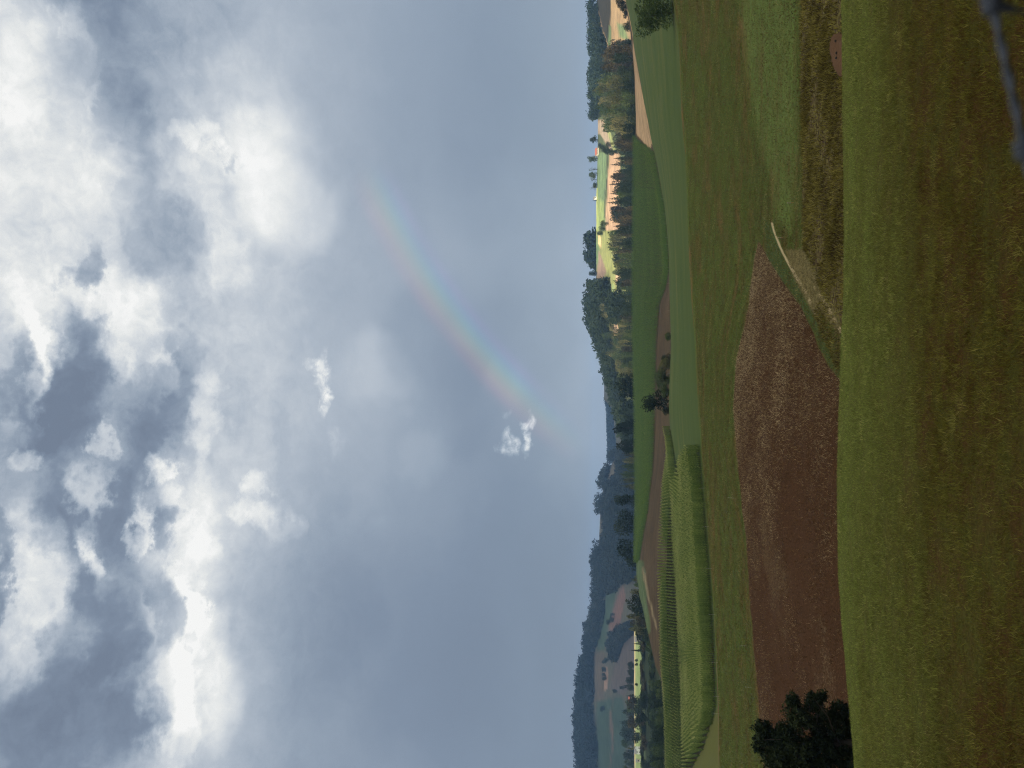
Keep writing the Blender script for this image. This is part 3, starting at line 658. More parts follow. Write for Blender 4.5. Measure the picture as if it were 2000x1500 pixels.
def proto(kind, seed):
    if (kind, seed) in PROTO: return PROTO[(kind, seed)]
    if kind == 'conifer': V, Fc, A, mb = conifer(seed, 1500, .055, .17 + .035 * (seed % 3))
    elif kind == 'slim': V, Fc, A, mb = conifer(seed, 900, .05, .11)
    elif kind == 'bush': V, Fc, A, mb = broadleaf(seed, 6500, .034, 12, .62, .0, .9)
    elif kind == 'round': V, Fc, A, mb = broadleaf(seed, 1700, .060, 13, .46, .12)
    elif kind == 'wide': V, Fc, A, mb = broadleaf(seed, 2000, .060, 15, .6, .10)
    elif kind == 'thin': V, Fc, A, mb = broadleaf(seed, 420, .035, 7, .36, .2)
    else: V, Fc, A, mb = broadleaf(seed, 1500, .060, 10, .40, .14)
    crown = mesh_np('crown', V, Fc, [bark], link=False, attrs={'v': A})
    tm = bpy.data.meshes.new('trunk'); tm.from_pydata(mb.v, [], mb.f); tm.materials.append(bark)
    PROTO[(kind, seed)] = (crown, tm); return PROTO[(kind, seed)]
CROWN = {}
def tree(name, kind, seed, mat, b, y, a_top, label, group=None, width=None, hmin=2.5, base=None, fat=None):
    g = ground([b], [y])[0] if base is None else base
    ztop = float(tz(a_top)) * y; h = max(hmin, ztop - g[2])
    crown, tm = proto(kind, seed); key = (kind, seed, mat)
    if key not in CROWN:
        cm_ = crown.copy(); cm_.materials.clear(); cm_.materials.append(LM_[mat]); CROWN[key] = cm_
    o = empty(name, tuple(g), label, 'tree', group, random.uniform(0, 6.28))
    s = (width / h) if width else 1.0
    o.scale = (h * s, h * s, h)
    for nm, me in (('crown', CROWN[key]), ('trunk', tm)):
        c = bpy.data.objects.new(nm, me); COL.objects.link(c); c.parent = o
    return o

# the big dark oak at the crest (its crown is cut by the left border of the place)
gq = ground([1455], [39.])[0]
def big_oak():
    r = np.random.default_rng(5); o = empty('oak_tree', tuple(gq), 'big dark oak standing alone just below the crest of the near meadow', 'tree')
    z0 = gq[2]
    def P3(a, b, y=39.): q = pos(a, b, y); return np.array([q[0] - gq[0], q[1] - gq[1], q[2] - z0])
    lob = [(1500, 1455, 1.0), (1492, 1425, .75), (1535, 1440, 1.2), (1560, 1400, 1.0), (1548, 1368, .6), (1590, 1375, .7), (1605, 1360, .45), (1560, 1480, 1.3), (1520, 1490, 1.1),
           (1545, 1510, 1.4), (1610, 1420, 1.3), (1600, 1470, 1.4), (1640, 1390, .8), (1655, 1430, 1.2), (1600, 1540, 1.5), (1660, 1490, 1.4), (1560, 1590, 1.4), (1640, 1560, 1.5), (1690, 1460, 1.1), (1530, 1560, 1.1), (1625, 1620, 1.2), (1480, 1445, .4), (1478, 1462, .3), (1585, 1358, .3)]
    cen = np.array([P3(a, b, 39 + (0 if k < 12 else r.uniform(-1, 1)) + r.uniform(-.8, .8)) for k, (a, b, s) in enumerate(lob)]); rad = np.array([s for *_, s in lob]) * .62
    n = 46000; k = r.choice(len(cen), n, p=rad ** 2 / (rad ** 2).sum())
    d = r.normal(size=(n, 3)); d /= np.linalg.norm(d, axis=1)[:, None]
    rr_ = rad[k] * r.uniform(.2, 1.0, n) ** .45 * (1 + .3 * np.sin(5 * d[:, 0] + k) * np.sin(6 * d[:, 2] + 2 * k) + .12 * r.normal(size=n))
    c = cen[k] + d * rr_[:, None]
    V, Fc, A = leaf_cloud(c, .12 * r.uniform(.6, 1.5, n), r, np.clip(.6 * r.beta(2, 2, n) + .4 * r.uniform(0, 1, len(cen))[k], 0, 1))
    mesh_np('crown', V, Fc, [LM_['oak']], parent=o, attrs={'v': A})
    mb = MB(); root = np.array([0, 0, -.3]); top = np.array([-.1, 0, 2.6])
    mb.tube([root, (0, 0, .8), top * .6, top], [.34, .25, .22, .17], 10)
    for i, cc in enumerate(cen):
        s = root + (top - root) * r.uniform(.45, 1); mid = (s + cc) / 2 + r.normal(0, .15, 3); mb.tube([s, mid, cc], [.05, .03, .008], 6)
    mb.build('trunk', bark, o, True)
    return o
big_oak()

tree('shrub', 'bush', 31, 'green', 24, 133, 1241, 'rounded green bush at the corner of the smooth crop field, cut by the frame edge', width=6.6)
tree('broadleaf_tree', 'round', 41, 'deep', 783, 247, 1254, 'tallest dark tree of the clump in the middle between the two cornfields', width=8.6)
tree('shrub', 'bush', 32, 'green', 740, 250, 1279, 'broad green bush beside the tallest tree of the middle clump', width=7.)
tree('shrub', 'bush', 33, 'olive', 716, 249, 1286, 'olive green bush on the right shoulder of the middle clump', width=5.4)
tree('shrub', 'bush', 34, 'green', 762, 244, 1290, 'low bush right in front of the tallest tree of the middle clump', width=4.5)
tree('shrub', 'bush', 35, 'dark', 700, 252, 1291, 'low dark bush at the right end of the middle clump', width=3.6)
tree('shrub', 'bush', 36, 'dark', 801, 250, 1296, 'small dark bush at the left end of the middle clump', width=3.6)
tree('shrub', 'bush', 37, 'green', 657, 252, 1298.5, 'small lone green bush on the brown strip right of the middle clump', width=3., hmin=1.5)
# dark trees along the crest of the far cornfield
CR = [(757, 1202, 60, 'broad dark tree at the foot of the wooded hill, rightmost of the crest trees'), (835, 1198, 38, 'dark tree with gaps in its crown, right one of the touching crest pair'),
      (872, 1204, 36, 'dark tree, left one of the touching pair on the far crest'), (976, 1200, 34, 'dark round tree immediately right of the small white house'),
      (1022, 1200, 50, 'dark tree immediately left of the small white house on the far crest'), (1080, 1206, 56, 'dark broad tree at the left tip of the far cornfield'),
      (1182, 1224, 48, 'dark bushy tree above the narrow green slope left of the far cornfield')]
for i, (b, at, w, lb) in enumerate(CR):
    y = 520 if b < 1150 else 450
    tree('broadleaf_tree', 'wide' if w > 45 else 'round', 50 + i % 4, 'deep', b, y, at, lb, 'dark trees along the crest behind the far cornfield', width=w * y / F * .98)

# wooded belt on the right, tree by tree
BELT = 'trees of the wooded belt behind the far cornfield'
def lbl(kind, where): return {'green': 'green broadleaf tree', 'dark': 'dark broadleaf tree', 'olive': 'sunlit olive green broadleaf tree', 'brown': 'russet brown broadleaf tree', 'conifer': 'dark pointed conifer'}[kind] + ' ' + where
R2 = random.Random(3)
def belt(b0, b1, step, y0, y1, tops, kinds, where, wid=(22, 30)):
    b = b0
    while b < b1:
        kd, mt = R2.choice(kinds); y = R2.uniform(y0, y1); at = float(np.interp(b, [t[0] for t in tops], [t[1] for t in tops])) + (R2.uniform(-3, 4) if kd not in ('conifer', 'slim') else R2.uniform(-7, 8))
        con = kd in ('conifer', 'slim')
        tree('conifer_tree' if con else 'broadleaf_tree', kd, R2.randint(60, 64), mt, b, y, at, lbl('conifer' if con else mt, where), BELT,
             width=None if con else R2.uniform(*wid) * y / F)
        b += step * R2.uniform(.7, 1.3)
belt(86, 150, 12, 640, 700, [(85, 1190), (95, 1176), (110, 1172), (150, 1173)], [('round', 'brown'), ('round', 'dark'), ('wide', 'brown')], 'in the tall russet grove at the right', (24, 34))
belt(88, 150, 12, 570, 620, [(85, 1205), (110, 1196), (150, 1205)], [('round', 'brown'), ('round', 'dark'), ('round', 'dark')], 'in the tall russet grove at the right', (22, 30))
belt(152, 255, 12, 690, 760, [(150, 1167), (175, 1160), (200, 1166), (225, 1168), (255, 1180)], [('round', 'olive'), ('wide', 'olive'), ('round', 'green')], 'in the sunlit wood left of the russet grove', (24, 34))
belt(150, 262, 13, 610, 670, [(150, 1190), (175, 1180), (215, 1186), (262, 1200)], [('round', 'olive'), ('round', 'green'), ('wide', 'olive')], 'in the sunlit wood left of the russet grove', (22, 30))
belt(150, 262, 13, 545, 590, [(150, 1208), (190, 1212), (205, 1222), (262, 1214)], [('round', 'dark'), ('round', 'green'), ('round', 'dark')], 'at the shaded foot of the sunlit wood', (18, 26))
belt(262, 450, 10, 700, 760, [(262, 1196), (300, 1200), (350, 1196), (400, 1190), (450, 1192)], [('conifer', 'conifer'), ('conifer', 'conifer'), ('round', 'brown'), ('conifer', 'dark'), ('round', 'dark')], 'in the dark conifer belt below the bright stubble strip', (20, 26))
belt(262, 450, 10.5, 600, 670, [(262, 1204), (300, 1208), (350, 1206), (400, 1203), (450, 1200)], [('round', 'brown'), ('round', 'dark'), ('round', 'green'), ('conifer', 'conifer')], 'in the front row below the bright stubble strip', (18, 26))
belt(455, 560, 10, 700, 750, [(450, 1188), (480, 1190), (520, 1196), (560, 1204)], [('round', 'green'), ('round', 'olive'), ('round', 'dark')], 'in the round topped belt below the yellow green meadow', (20, 28))
belt(455, 720, 11, 590, 670, [(450, 1205), (500, 1206), (600, 1212), (720, 1214)], [('round', 'green'), ('round', 'dark'), ('round', 'brown'), ('conifer', 'conifer')], 'in the front row below the wooded hill', (18, 26))
belt(562, 650, 9, 700, 760, [(560, 1202), (600, 1199), (650, 1204)], [('conifer', 'conifer'), ('round', 'dark'), ('slim', 'conifer')], 'at the foot of the wooded hill beside the tan strip', (18, 24))
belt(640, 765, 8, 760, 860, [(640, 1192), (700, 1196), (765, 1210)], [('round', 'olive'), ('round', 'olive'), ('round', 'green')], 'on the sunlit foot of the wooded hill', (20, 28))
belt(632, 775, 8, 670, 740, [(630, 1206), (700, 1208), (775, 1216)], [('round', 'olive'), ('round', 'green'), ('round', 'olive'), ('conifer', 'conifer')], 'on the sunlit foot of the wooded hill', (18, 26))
belt(600, 700, 13, 860, 930, [(600, 1170), (700, 1184)], [('round', 'olive'), ('round', 'green')], 'halfway up the wooded hill', (18, 26))
belt(880, 960, 12, 560, 640, [(880, 1218), (920, 1212), (960, 1218)], [('round', 'brown'), ('round', 'olive'), ('round', 'green')], 'between the dark crest trees', (14, 20))
# row on the skyline of the right hill
SKY = [(228, 1150, 'round', 'dark'), (272, 1152, 'round', 'dark'), (310, 1147, 'round', 'green'), (331, 1149, 'thin', 'green'), (342, 1150, 'round', 'green'), (350, 1152, 'thin', 'green'), (361, 1158, 'round', 'green'), (366, 1151, 'thin', 'olive'), (392, 1156, 'slim', 'conifer'), (534, 1150, 'round', 'dark')]
SL = ['small dark tree on the skyline above the sunlit wood', 'dark round tree just right of the red roofed house on the skyline', 'full tree just left of the red roofed house on the skyline', 'loose tall tree second left of the red roofed house', 'full tree third left of the red roofed house on the skyline',
      'open tree fourth left of the red roofed house', 'low round tree before the bare one on the skyline', 'thin almost bare tree ending the skyline row', 'small pointed tree beside the little skyline chapel', 'lone round tree on the bare skyline right of the wooded hill']
for i, (b, at, kd, mt) in enumerate(SKY):
    tree('conifer_tree' if kd == 'slim' else 'broadleaf_tree', kd, 70 + i % 3, mt, b, 996, at, SL[i], 'trees on the skyline of the right hill', width=11. if kd != 'slim' else None, hmin=5)
for i, b in enumerate([455, 446, 437]):
    tree('broadleaf_tree', 'round', 60 + i % 3, 'green', b, 940 - 20 * i, 1166 + 3 * i, 'round green tree in the small cluster at the end of the green hill field', 'cluster at the end of the green field', width=9., hmin=6)
for i, (b, y, at) in enumerate([(284, 965, 1170), (288, 930, 1172), (292, 900, 1175), (295, 870, 1180), (297, 840, 1186), (283, 880, 1183)]):
    tree('shrub', 'bush', 34 + i % 2, 'dark', b, y, at, 'dark shrub in the hedge curving down the hill left of the pink field', 'shrubs of the hill hedge', width=7., hmin=4)
for i, (b, y, at) in enumerate([(5, 470, 1203), (14, 478, 1210), (26, 480, 1217)]):
    tree('broadleaf_tree', 'round', 50 + i, 'dark', b, y, at, 'dark tree at the edge of the tan slope in the right corner', 'dark trees by the tan slope', width=7., hmin=3)
tree('shrub', 'bush', 33, 'dark', 50, 560, 1216, 'low wide dark bush on the tan slope in the right corner', width=9.)

# left: shaded wood in the hollow behind the near cornfield, the lit meadow strip and trees on the far slopes
HOL = 'trees of the hollow behind the near cornfield'
def belt2(b0, b1, step, y0, y1, tops, kinds, where, wid, group):
    global BELT
    keep_, BELT = BELT, group; belt(b0, b1, step, y0, y1, tops, kinds, where, wid); BELT = keep_
belt2(1125, 1170, 11, 470, 520, [(1125, 1236), (1170, 1232)], [('round', 'olive'), ('round', 'green')], 'right of the dark bushy tree above the narrow slope', (14, 20), HOL)
belt2(1205, 1245, 10, 460, 520, [(1205, 1224), (1245, 1238)], [('round', 'brown'), ('round', 'olive')], 'between the dark bushy tree and the pale barn', (18, 26), HOL)
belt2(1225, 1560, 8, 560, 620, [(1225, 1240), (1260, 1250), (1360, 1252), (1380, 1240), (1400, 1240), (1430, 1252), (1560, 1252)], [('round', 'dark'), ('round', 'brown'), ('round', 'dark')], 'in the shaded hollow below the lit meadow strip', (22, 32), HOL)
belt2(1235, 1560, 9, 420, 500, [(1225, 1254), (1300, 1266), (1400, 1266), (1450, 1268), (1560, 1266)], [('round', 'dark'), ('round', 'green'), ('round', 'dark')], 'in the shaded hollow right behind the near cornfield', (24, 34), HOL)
belt2(1335, 1560, 9, 325, 350, [(1335, 1278), (1400, 1282), (1450, 1276), (1500, 1272), (1560, 1275)], [('round', 'dark'), ('round', 'green')], 'right behind the left end of the near cornfield', (20, 30), HOL)
tree('conifer_tree', 'slim', 61, 'conifer', 1271, 600, 1227, 'dark slim conifer rising across the lit meadow strip', hmin=10)
tree('conifer_tree', 'slim', 60, 'conifer', 1258, 590, 1234, 'shorter dark conifer immediately right of the slim one before the lit strip', hmin=8)
for b, at, lb in [(1290, 1243, 'lone round tree on the lit meadow strip, right one of two'), (1298, 1242, 'lone round tree on the lit meadow strip, left one of two'), (1337, 1242, 'solitary small tree in the middle of the lit meadow strip')]:
    tree('broadleaf_tree', 'round', 51, 'dark', b, 690, at, lb, 'trees on the lit meadow strip', width=3.4, hmin=3)
tree('broadleaf_tree', 'round', 52, 'brown', 1372, 640, 1224, 'big dark russet tree rising across the lit meadow strip', width=14)
tree('broadleaf_tree', 'round', 53, 'brown', 1414, 640, 1226, 'big dark tree between the two gaps in the lit meadow strip', width=15)
tree('broadleaf_tree', 'round', 50, 'dark', 1440, 640, 1234, 'dark tree immediately right of the white farmhouse', width=12)
tree('broadleaf_tree', 'round', 71, 'olive', 1463, 690, 1226, 'pale sunlit treetop just behind the white farmhouse', width=3.2)
belt2(1360, 1560, 12, 830, 900, [(1360, 1226), (1400, 1216), (1430, 1210), (1500, 1218), (1560, 1216)], [('round', 'dark'), ('conifer', 'conifer'), ('round', 'green')], 'in the bluish row behind the lit meadow strip', (18, 26), 'trees behind the lit meadow strip')
belt2(1300, 1350, 11, 840, 900, [(1300, 1226), (1350, 1220)], [('round', 'dark')], 'in the bluish row behind the lit meadow strip', (14, 22), 'trees behind the lit meadow strip')
FAR_T = [(1200, 1350), (1186, 1215), (1194, 1210), (1195, 1200), (1188, 1238), (1183, 1258), (1186, 1270), (1193, 1272), (1190, 1282), (1178, 1293), (1183, 1290), (1178, 1307), (1178, 1318), (1179, 1325), (1175, 1385), (1214, 1343)]
for i, (at, b) in enumerate(FAR_T):
    col = np.argmin(abs(bs - b)); rs_ = np.arange(R['H2'], R['S2'] + 1); ra = PA[rs_, col]; y = float(np.interp(at + 6, ra[::-1], YS[rs_, col][::-1]))
    tree('broadleaf_tree', 'round', 50 + i % 4, 'dark', b, y, at - 3, 'small dark tree standing in the open fields of the far left slope', 'single trees on the far left slope', width=9 + (i % 3) * 3., hmin=9)

# forests that read as one mass
def forest(name, label, pts, mat, kinds, seed, nl=70):
    r = np.random.default_rng(seed); Vs, Fs, As = [], [], []; off = 0
    lib = []
    for k in range(5):
        if kinds == 'mixed': kk = 'c' if k % 2 else 'b'
        else: kk = kinds
        lib.append(conifer(seed * 10 + k, nl, .16, .2) if kk == 'c' else broadleaf(seed * 10 + k, nl, .17, 6, .40, .1))
    for (p, h, w) in pts:
        V, Fc, A, _ = lib[r.integers(0, 5)]; th = r.uniform(0, 6.28); ct, s_ = math.cos(th), math.sin(th)
        q = V.copy(); q = np.stack([(q[:, 0] * ct - q[:, 1] * s_) * h * w, (q[:, 0] * s_ + q[:, 1] * ct) * h * w, q[:, 2] * h], -1) + p
        Vs.append(q); Fs.append(Fc + off); As.append(np.clip(A + r.normal(0, .14), 0, 1)); off += len(V)
    o = mesh_np(name, np.concatenate(Vs), np.concatenate(Fs), [LM_[mat]], attrs={'v': np.concatenate(As)})
    return tag(o, label, 'forest', kind='stuff')
def scatter(poly, ra, rb, n, h0, h1, w=1.2, seed=0, b0=None, b1=None):
    """trees on the ground rows ra..rb whose foot lies inside the picture polygon"""
    r = np.random.default_rng(seed); out = []
    pl = np.array(poly); b0 = pl[:, 1].min(); b1 = pl[:, 1].max()
    b = r.uniform(b0, b1, n); row = r.uniform(ra, rb - 1e-3, n); ri = row.astype(int); f = row - ri
    ci = np.clip(np.searchsorted(bs, b) - 1, 0, NC - 2)
    p = G3[ri, ci] * (1 - f)[:, None] + G3[ri + 1, ci] * f[:, None]
    p = p + (G3[ri, ci + 1] - G3[ri, ci]) * r.uniform(0, 1, n)[:, None]
    a = 1000 + F * np.tan(P - np.arctan2(p[:, 2], p[:, 1])); bb2 = 750 - p[:, 0] / p[:, 1] * F * (CP + (a - 1000) / F * SP)
    m = sd_poly(a, bb2, poly) > 0
    return [(q, r.uniform(h0, h1), w) for q in p[m]]
hill = scatter([(1150, 555), (1150, 700), (1170, 800), (1245, 860), (1245, 640), (1212, 560), (1200, 545)], R['H1'] - 4, R['S1'], 2600, 11, 18, 1.0, 1)
OL_ = [(1203, 640), (1245, 620), (1245, 790), (1222, 790)]
hill = [h for h in hill if not any(sd_poly(np.array([1000 + F * math.tan(P - math.atan2(h[0][2], h[0][1]))]), np.array([750 - h[0][0] / h[0][1] * F * (CP + .13 * SP)]), pl_)[0] > 0 for pl_ in (OL_,))]
hill = [h for h in hill if not (sd_poly(np.array([1000 + F * math.tan(P - math.atan2(h[0][2], h[0][1]))]), np.array([750 - h[0][0] / h[0][1] * F * (CP + .13 * SP)]), [(1194, 540), (1196, 672), (1212, 672), (1213, 525)])[0] > 0)]
forest('forest', 'mixed dark forest covering the rounded hill right of the middle', hill, 'dark', 'mixed', 21, 90)
pts = scatter([(1120, 1258), (1120, 1700), (1169, 1700), (1168, 1450), (1162, 1400), (1161, 1275), (1168, 1262), (1172, 1240), (1160, 1240)], R['H2'], R['S2'] + 1, 5200, 16, 23, 1.1, 2)
forest('forest', 'dark forest along the high ridge at the left', pts, 'far', 'mixed', 22, 60)
pts = scatter([(1140, 895), (1140, 1262), (1160, 1262), (1175, 1240), (1182, 1200), (1184, 1150), (1180, 1125), (1176, 1062), (1168, 1055), (1168, 1000), (1184, 1000), (1184, 985), (1176, 960), (1190, 930), (1196, 905), (1210, 880)], R['H2'], R['S2'] + 1, 5200, 13, 20, 1.1, 3)
pts += scatter([(1186, 985), (1187, 1035), (1184, 1062), (1178, 1125), (1190, 1160), (1206, 1152), (1215, 1140), (1245, 1130), (1245, 880), (1215, 880), (1214, 930), (1203, 932), (1188, 950)], R['H2'], R['S2'] + 1, 6500, 11, 17, 1.1, 4)
pts += scatter([(1196, 1250), (1202, 1290), (1207, 1290), (1220, 1255), (1240, 1235), (1240, 1215), (1215, 1225)], R['H2'], R['S2'] + 1, 2600, 10, 15, 1.1, 5)
forest('forest', 'bluish forest filling the far valley side left of the middle', pts, 'far', 'mixed', 23, 50)
pts = scatter([(1150, -100), (1167, -100), (1167, 0), (1171, 30), (1177, 55), (1186, 85), (1190, 120), (1186, 190), (1172, 230), (1160, 230), (1150, 200)], R['H1'], R['S1'] + 2, 2600, 9, 15, 1.0, 6)
forest('forest', 'row of dark pointed conifers on the skyline at the far right', pts, 'conifer', 'mixed', 24, 80)
pts = scatter([(1180, 780), (1180, 900), (1215, 900), (1215, 780)], R['S3'] - 2, R['S3'] + 1, 900, 18, 24, 1.3, 7)
pts += scatter([(1150, 460), (1150, 530), (1170, 530), (1170, 460)], R['S1'] + 1, R['S1'] + 3, 10, 8, 10, 1, 8)
forest('forest', 'farthest blue wooded ridge in the gap beside the wooded hill', pts, 'far', 'b', 25, 50)
pts = [(ground([b], [1100])[0], h, 1.3) for b, h in [(462 + 3.2 * i, 21 + 7 * math.sin((i + 2) * .55)) for i in range(20)] for _ in (0, 1)]
forest('forest', 'low dark wood peeping over the skyline left of the lone tree', pts, 'dark', 'b', 26, 90)
# ------------------------------------------------------------------ small buildings and posts
def plain(name, col, rough=.8, var=.12):
    m, t, b = mat_new(name); n = t.noise(wpos(t), 2.5, 4, .6)
    c = np.array(col)
    t.put(b.inputs['Base Color'], t.mix(n, (*(c * (1 - var)), 1), (*np.minimum(c * (1 + var), 1), 1))); b.inputs['Roughness'].default_value = rough
    return m
WHITE = plain('white_plaster', (.75, .73, .68)); RED = plain('red_roof_tiles', (.36, .12, .08)); GREY = plain('grey_roof', (.20, .19, .18)); DARKW = plain('window_glass', (.03, .035, .04), .2); WOOD = plain('weathered_wood', (.16, .12, .08)); CREAM = plain('cream_plaster', (.62, .55, .42))
def house(name, b, y, wpx, hpx, wall, roof, label, rz=.3, floors=1, pitch=.45, lift=0):
    g = ground([b], [y])[0]; w = wpx * y / F; h = hpx * y / F; d = w * .75; wh = h * (1 - pitch * .6)
    o = empty(name, (g[0], g[1], g[2] + lift), label, 'house', None, rz)
    m = MB(); m.box((0, 0, wh / 2 - .4), (w, d, wh + .8)); m.add([(-w / 2, -d / 2, wh), (w / 2, -d / 2, wh), (w / 2, d / 2, wh), (-w / 2, d / 2, wh), (-w / 2, 0, h - .05), (w / 2, 0, h - .05)], [(0, 4, 3), (1, 2, 5)])
    m.build('wall', wall, o)
    m = MB(); e = .35
    for s in (-1, 1):
        m.add([(-w / 2 - e, s * (d / 2 + e), wh - .15), (w / 2 + e, s * (d / 2 + e), wh - .15), (w / 2 + e, 0, h), (-w / 2 - e, 0, h),
               (-w / 2 - e, s * (d / 2 + e), wh + .0), (w / 2 + e, s * (d / 2 + e), wh + .0), (w / 2 + e, 0, h + .15), (-w / 2 - e, 0, h + .15)],
              [(0, 1, 2, 3), (4, 5, 6, 7), (0, 1, 5, 4), (0, 3, 7, 4), (1, 2, 6, 5)])
    m.build('roof', roof, o)
    nw = max(1, int(w / 2.6))
    for fl in range(floors):
        for k in range(nw):
            m = MB(); x = (k + .5) / nw * w - w / 2; zc = wh * (fl + .55) / floors; m.box((x, -d / 2 - .02, zc), (.9, .08, min(1.2, wh / floors * .5))); m.build('window', DARKW, o)
    m = MB(); m.box((w / 2 + .02, 0, 1.0 if wh > 2.2 else wh * .42), (.08, 1.0, 2.0 if wh > 2.2 else wh * .84)); m.build('door', WOOD, o)
    return o
house('house', 297, 992, 13, 6.5, CREAM, RED, 'small house with a red roof on the skyline between two trees', .15, pitch=.9)
house('chapel', 387, 998, 5, 6, WHITE, GREY, 'tiny grey chapel on the skyline of the green hill field', .4)
house('shed', 197, 520, 10, 7, WHITE, GREY, 'small white shed at the foot of the wood beside the tan field', .1, pitch=.3)
house('house', 994, 515, 9, 14, WHITE, GREY, 'small white house half hidden between two dark crest trees', .8, 2, .6)
house('barn', 1249, 655, 9, 12, CREAM, GREY, 'pale barn with windows at the right end of the lit meadow strip', .2, 2)
house('farmhouse', 1466, 655, 11, 12, WHITE, GREY, 'white farmhouse before the lit meadow strip at the left', -.3, 2)
house('shed', 1486, 660, 5, 9, CREAM, GREY, 'small pale shed just left of the white farmhouse', .3)
def far_y(at, b):
    col = np.argmin(abs(bs - b)); rs_ = np.arange(R['H2'], R['S2'] + 1); return float(np.interp(at, PA[rs_, col][::-1], YS[rs_, col][::-1]))
house('farmhouse', 1366, 900, 9, 9, CREAM, RED, 'red roofed farmhouse in the bluish row behind the lit strip', .3, pitch=.8, lift=3)
house('farmhouse', 1376, 905, 6, 7, WHITE, RED, 'smaller red roofed house left of the other behind the lit strip', -.4, pitch=.8, lift=3)
house('house', 1142, far_y(1190, 1142), 6, 5, WHITE, GREY, 'tiny white house on the far slope, right one of two', .2)
house('house', 1152, far_y(1190, 1152), 4, 4, WHITE, GREY, 'tiny white house on the far slope, left one of two', .5)
POSTM = plain('white_plastic_post', (.22, .21, .18), .7); ORANGE = plain('rusty_orange_post', (.42, .22, .10), .7)
def fpost(b, y, h, mat, label, group, lean=0):
    g = ground([b], [y])[0]; o = empty('fence_post', tuple(g), label, 'post', group)
    m = MB(); m.tube([(0, 0, -.2), (lean * .5, 0, h * .5), (lean, 0, h)], [.017, .015, .012], 6); m.build('shaft', mat, o)
    m = MB(); m.box((lean * .8, -.02, h * .82), (.08, .05, .06)); m.box((lean * .5, -.02, h * .5), (.08, .05, .06)); m.build('insulator', POSTM, o)
    return o
for b in (953, 1028, 1110, 1200, 1294, 1361, 1394): fpost(b, float(LMy(b)) - 1.3, .95, POSTM, 'thin white electric fence post along the foot of the near maize', 'fence posts along the maize', random.uniform(-.12, .12))
for b, y in ((973, 88), (1262, 87), (1343, 87)): fpost(b, y, .8, POSTM, 'thin pale post on the far edge of the brown field', 'posts on the far edge of the brown field', .05)
fpost(396, 62.5, .55, ORANGE, 'orange rusty stake at the meadow edge, right one of two', 'orange stakes'); fpost(464, 66.5, .5, ORANGE, 'orange rusty stake at the meadow edge beside the track', 'orange stakes')
for b in (388, 418, 437, 464, 477, 504, 522, 529, 553, 607, 650, 690, 730): fpost(b, float(LGy(b)) - 2, .9, POSTM, 'tiny white fence post along the far edge of the smooth crop field', 'fence posts along the smooth crop field')
# power pole in the wood
g = ground([201], [640])[0]; o = empty('utility_pole', tuple(g), 'thin pale utility pole standing before the wood', 'pole'); m = MB(); m.tube([(0, 0, -.3), (0, 0, 13.5)], [.16, .1], 8); m.build('pole', WOOD, o); m = MB(); m.box((0, 0, 12.6), (2., .12, .14)); m.build('crossarm', WOOD, o)
# stones on the earth mound
STONE = plain('dark_stone', (.02, .018, .017))
for i, (a, b) in enumerate([(1633, 80), (1635, 103), (1634.5, 113)]):
    col = np.argmin(abs(bs - b)); rs_ = np.arange(R['v0'], R['vfar']); y = float(np.interp(a, (1000 + F * np.tan(P - np.arctan2(G3[rs_, col, 2], G3[rs_, col, 1])))[::-1], YS[rs_, col][::-1]))
    g = ground([b], [y])[0]; r = np.random.default_rng(i); m = MB(); n = 9
    import bmesh
    bm = bmesh.new(); bmesh.ops.create_icosphere(bm, subdivisions=2, radius=.075)
    for v_ in bm.verts: v_.co *= 1 + r.uniform(-.25, .25); v_.co.z *= .7
    me = bpy.data.meshes.new('stone'); bm.to_mesh(me); me.materials.append(STONE); o = bpy.data.objects.new('stone', me); COL.objects.link(o); o.location = (g[0], g[1], g[2] + .04)
    tag(o, ['dark stone on the bare earth mound, rightmost of three', 'largest dark stone in the middle of the bare earth mound', 'small dark stone on the earth mound, leftmost of three'][i], 'stone', 'stones on the earth mound')
# barbed wire fence right before the viewer
STEEL = plain('galvanised_wire', (.045, .05, .065), .5); STEEL.node_tree.nodes['Principled BSDF'].inputs['Metallic'].default_value = .5
wf = empty('barbed_wire_fence', (0, .52, -1.75), 'blurred grey barbed wire strand close to the viewer in the lower right corner', 'fence')
k1 = pos(1938, 2, .52); k2 = pos(2001, 288, .52); dr = (k1 - k2) / np.linalg.norm(k1 - k2); L12 = np.linalg.norm(k1 - k2)
off_ = np.array([0, .52, -1.75])
def wp(s, tw=0., ph=0.):
    p = k2 + dr * s - off_; sag = .02 * (s / .9) ** 2
    return p + (0, tw * math.cos(s * 160 + ph), tw * math.sin(s * 160 + ph) + sag)
for ph in (0, math.pi):
    m = MB(); m.tube([wp(s, .0013, ph) for s in np.arange(-1.35, .85, .006)], .0015, 6); m.build('wire', STEEL, wf, True)
for k in range(-13, 9):
    s0 = k * L12; m = MB(); c0 = wp(s0); up_ = np.cross(dr, (0, 1, 0))
    m.tube([c0 + dr * ((i / 36 - .5) * .012) + (np.array([0, 1, 0]) * math.cos(i * .52) + up_ * math.sin(i * .52)) * .0048 for i in range(37)], .0018, 6)
    m.build('coil', STEEL, wf, True)
    for e, q in ((-.004, (-.003, .001, -.020)), (.004, (-.012, .002, -.022))):
        m = MB(); a0_ = c0 + dr * e; m.tube([a0_, a0_ + np.array(q) * .5 + (0, .002, 0), a0_ + np.array(q)], [.0018, .0018, .0006], 6); m.build('barb', STEEL, wf, True)
for s in (-1.32, .82):
    p = wp(s); m = MB(); m.tube([(p[0], .06, -.6), (p[0], .06, .6), (p[0], .06, p[2] + .12)], [.05, .048, .045], 10); m.build('post', WOOD, wf)

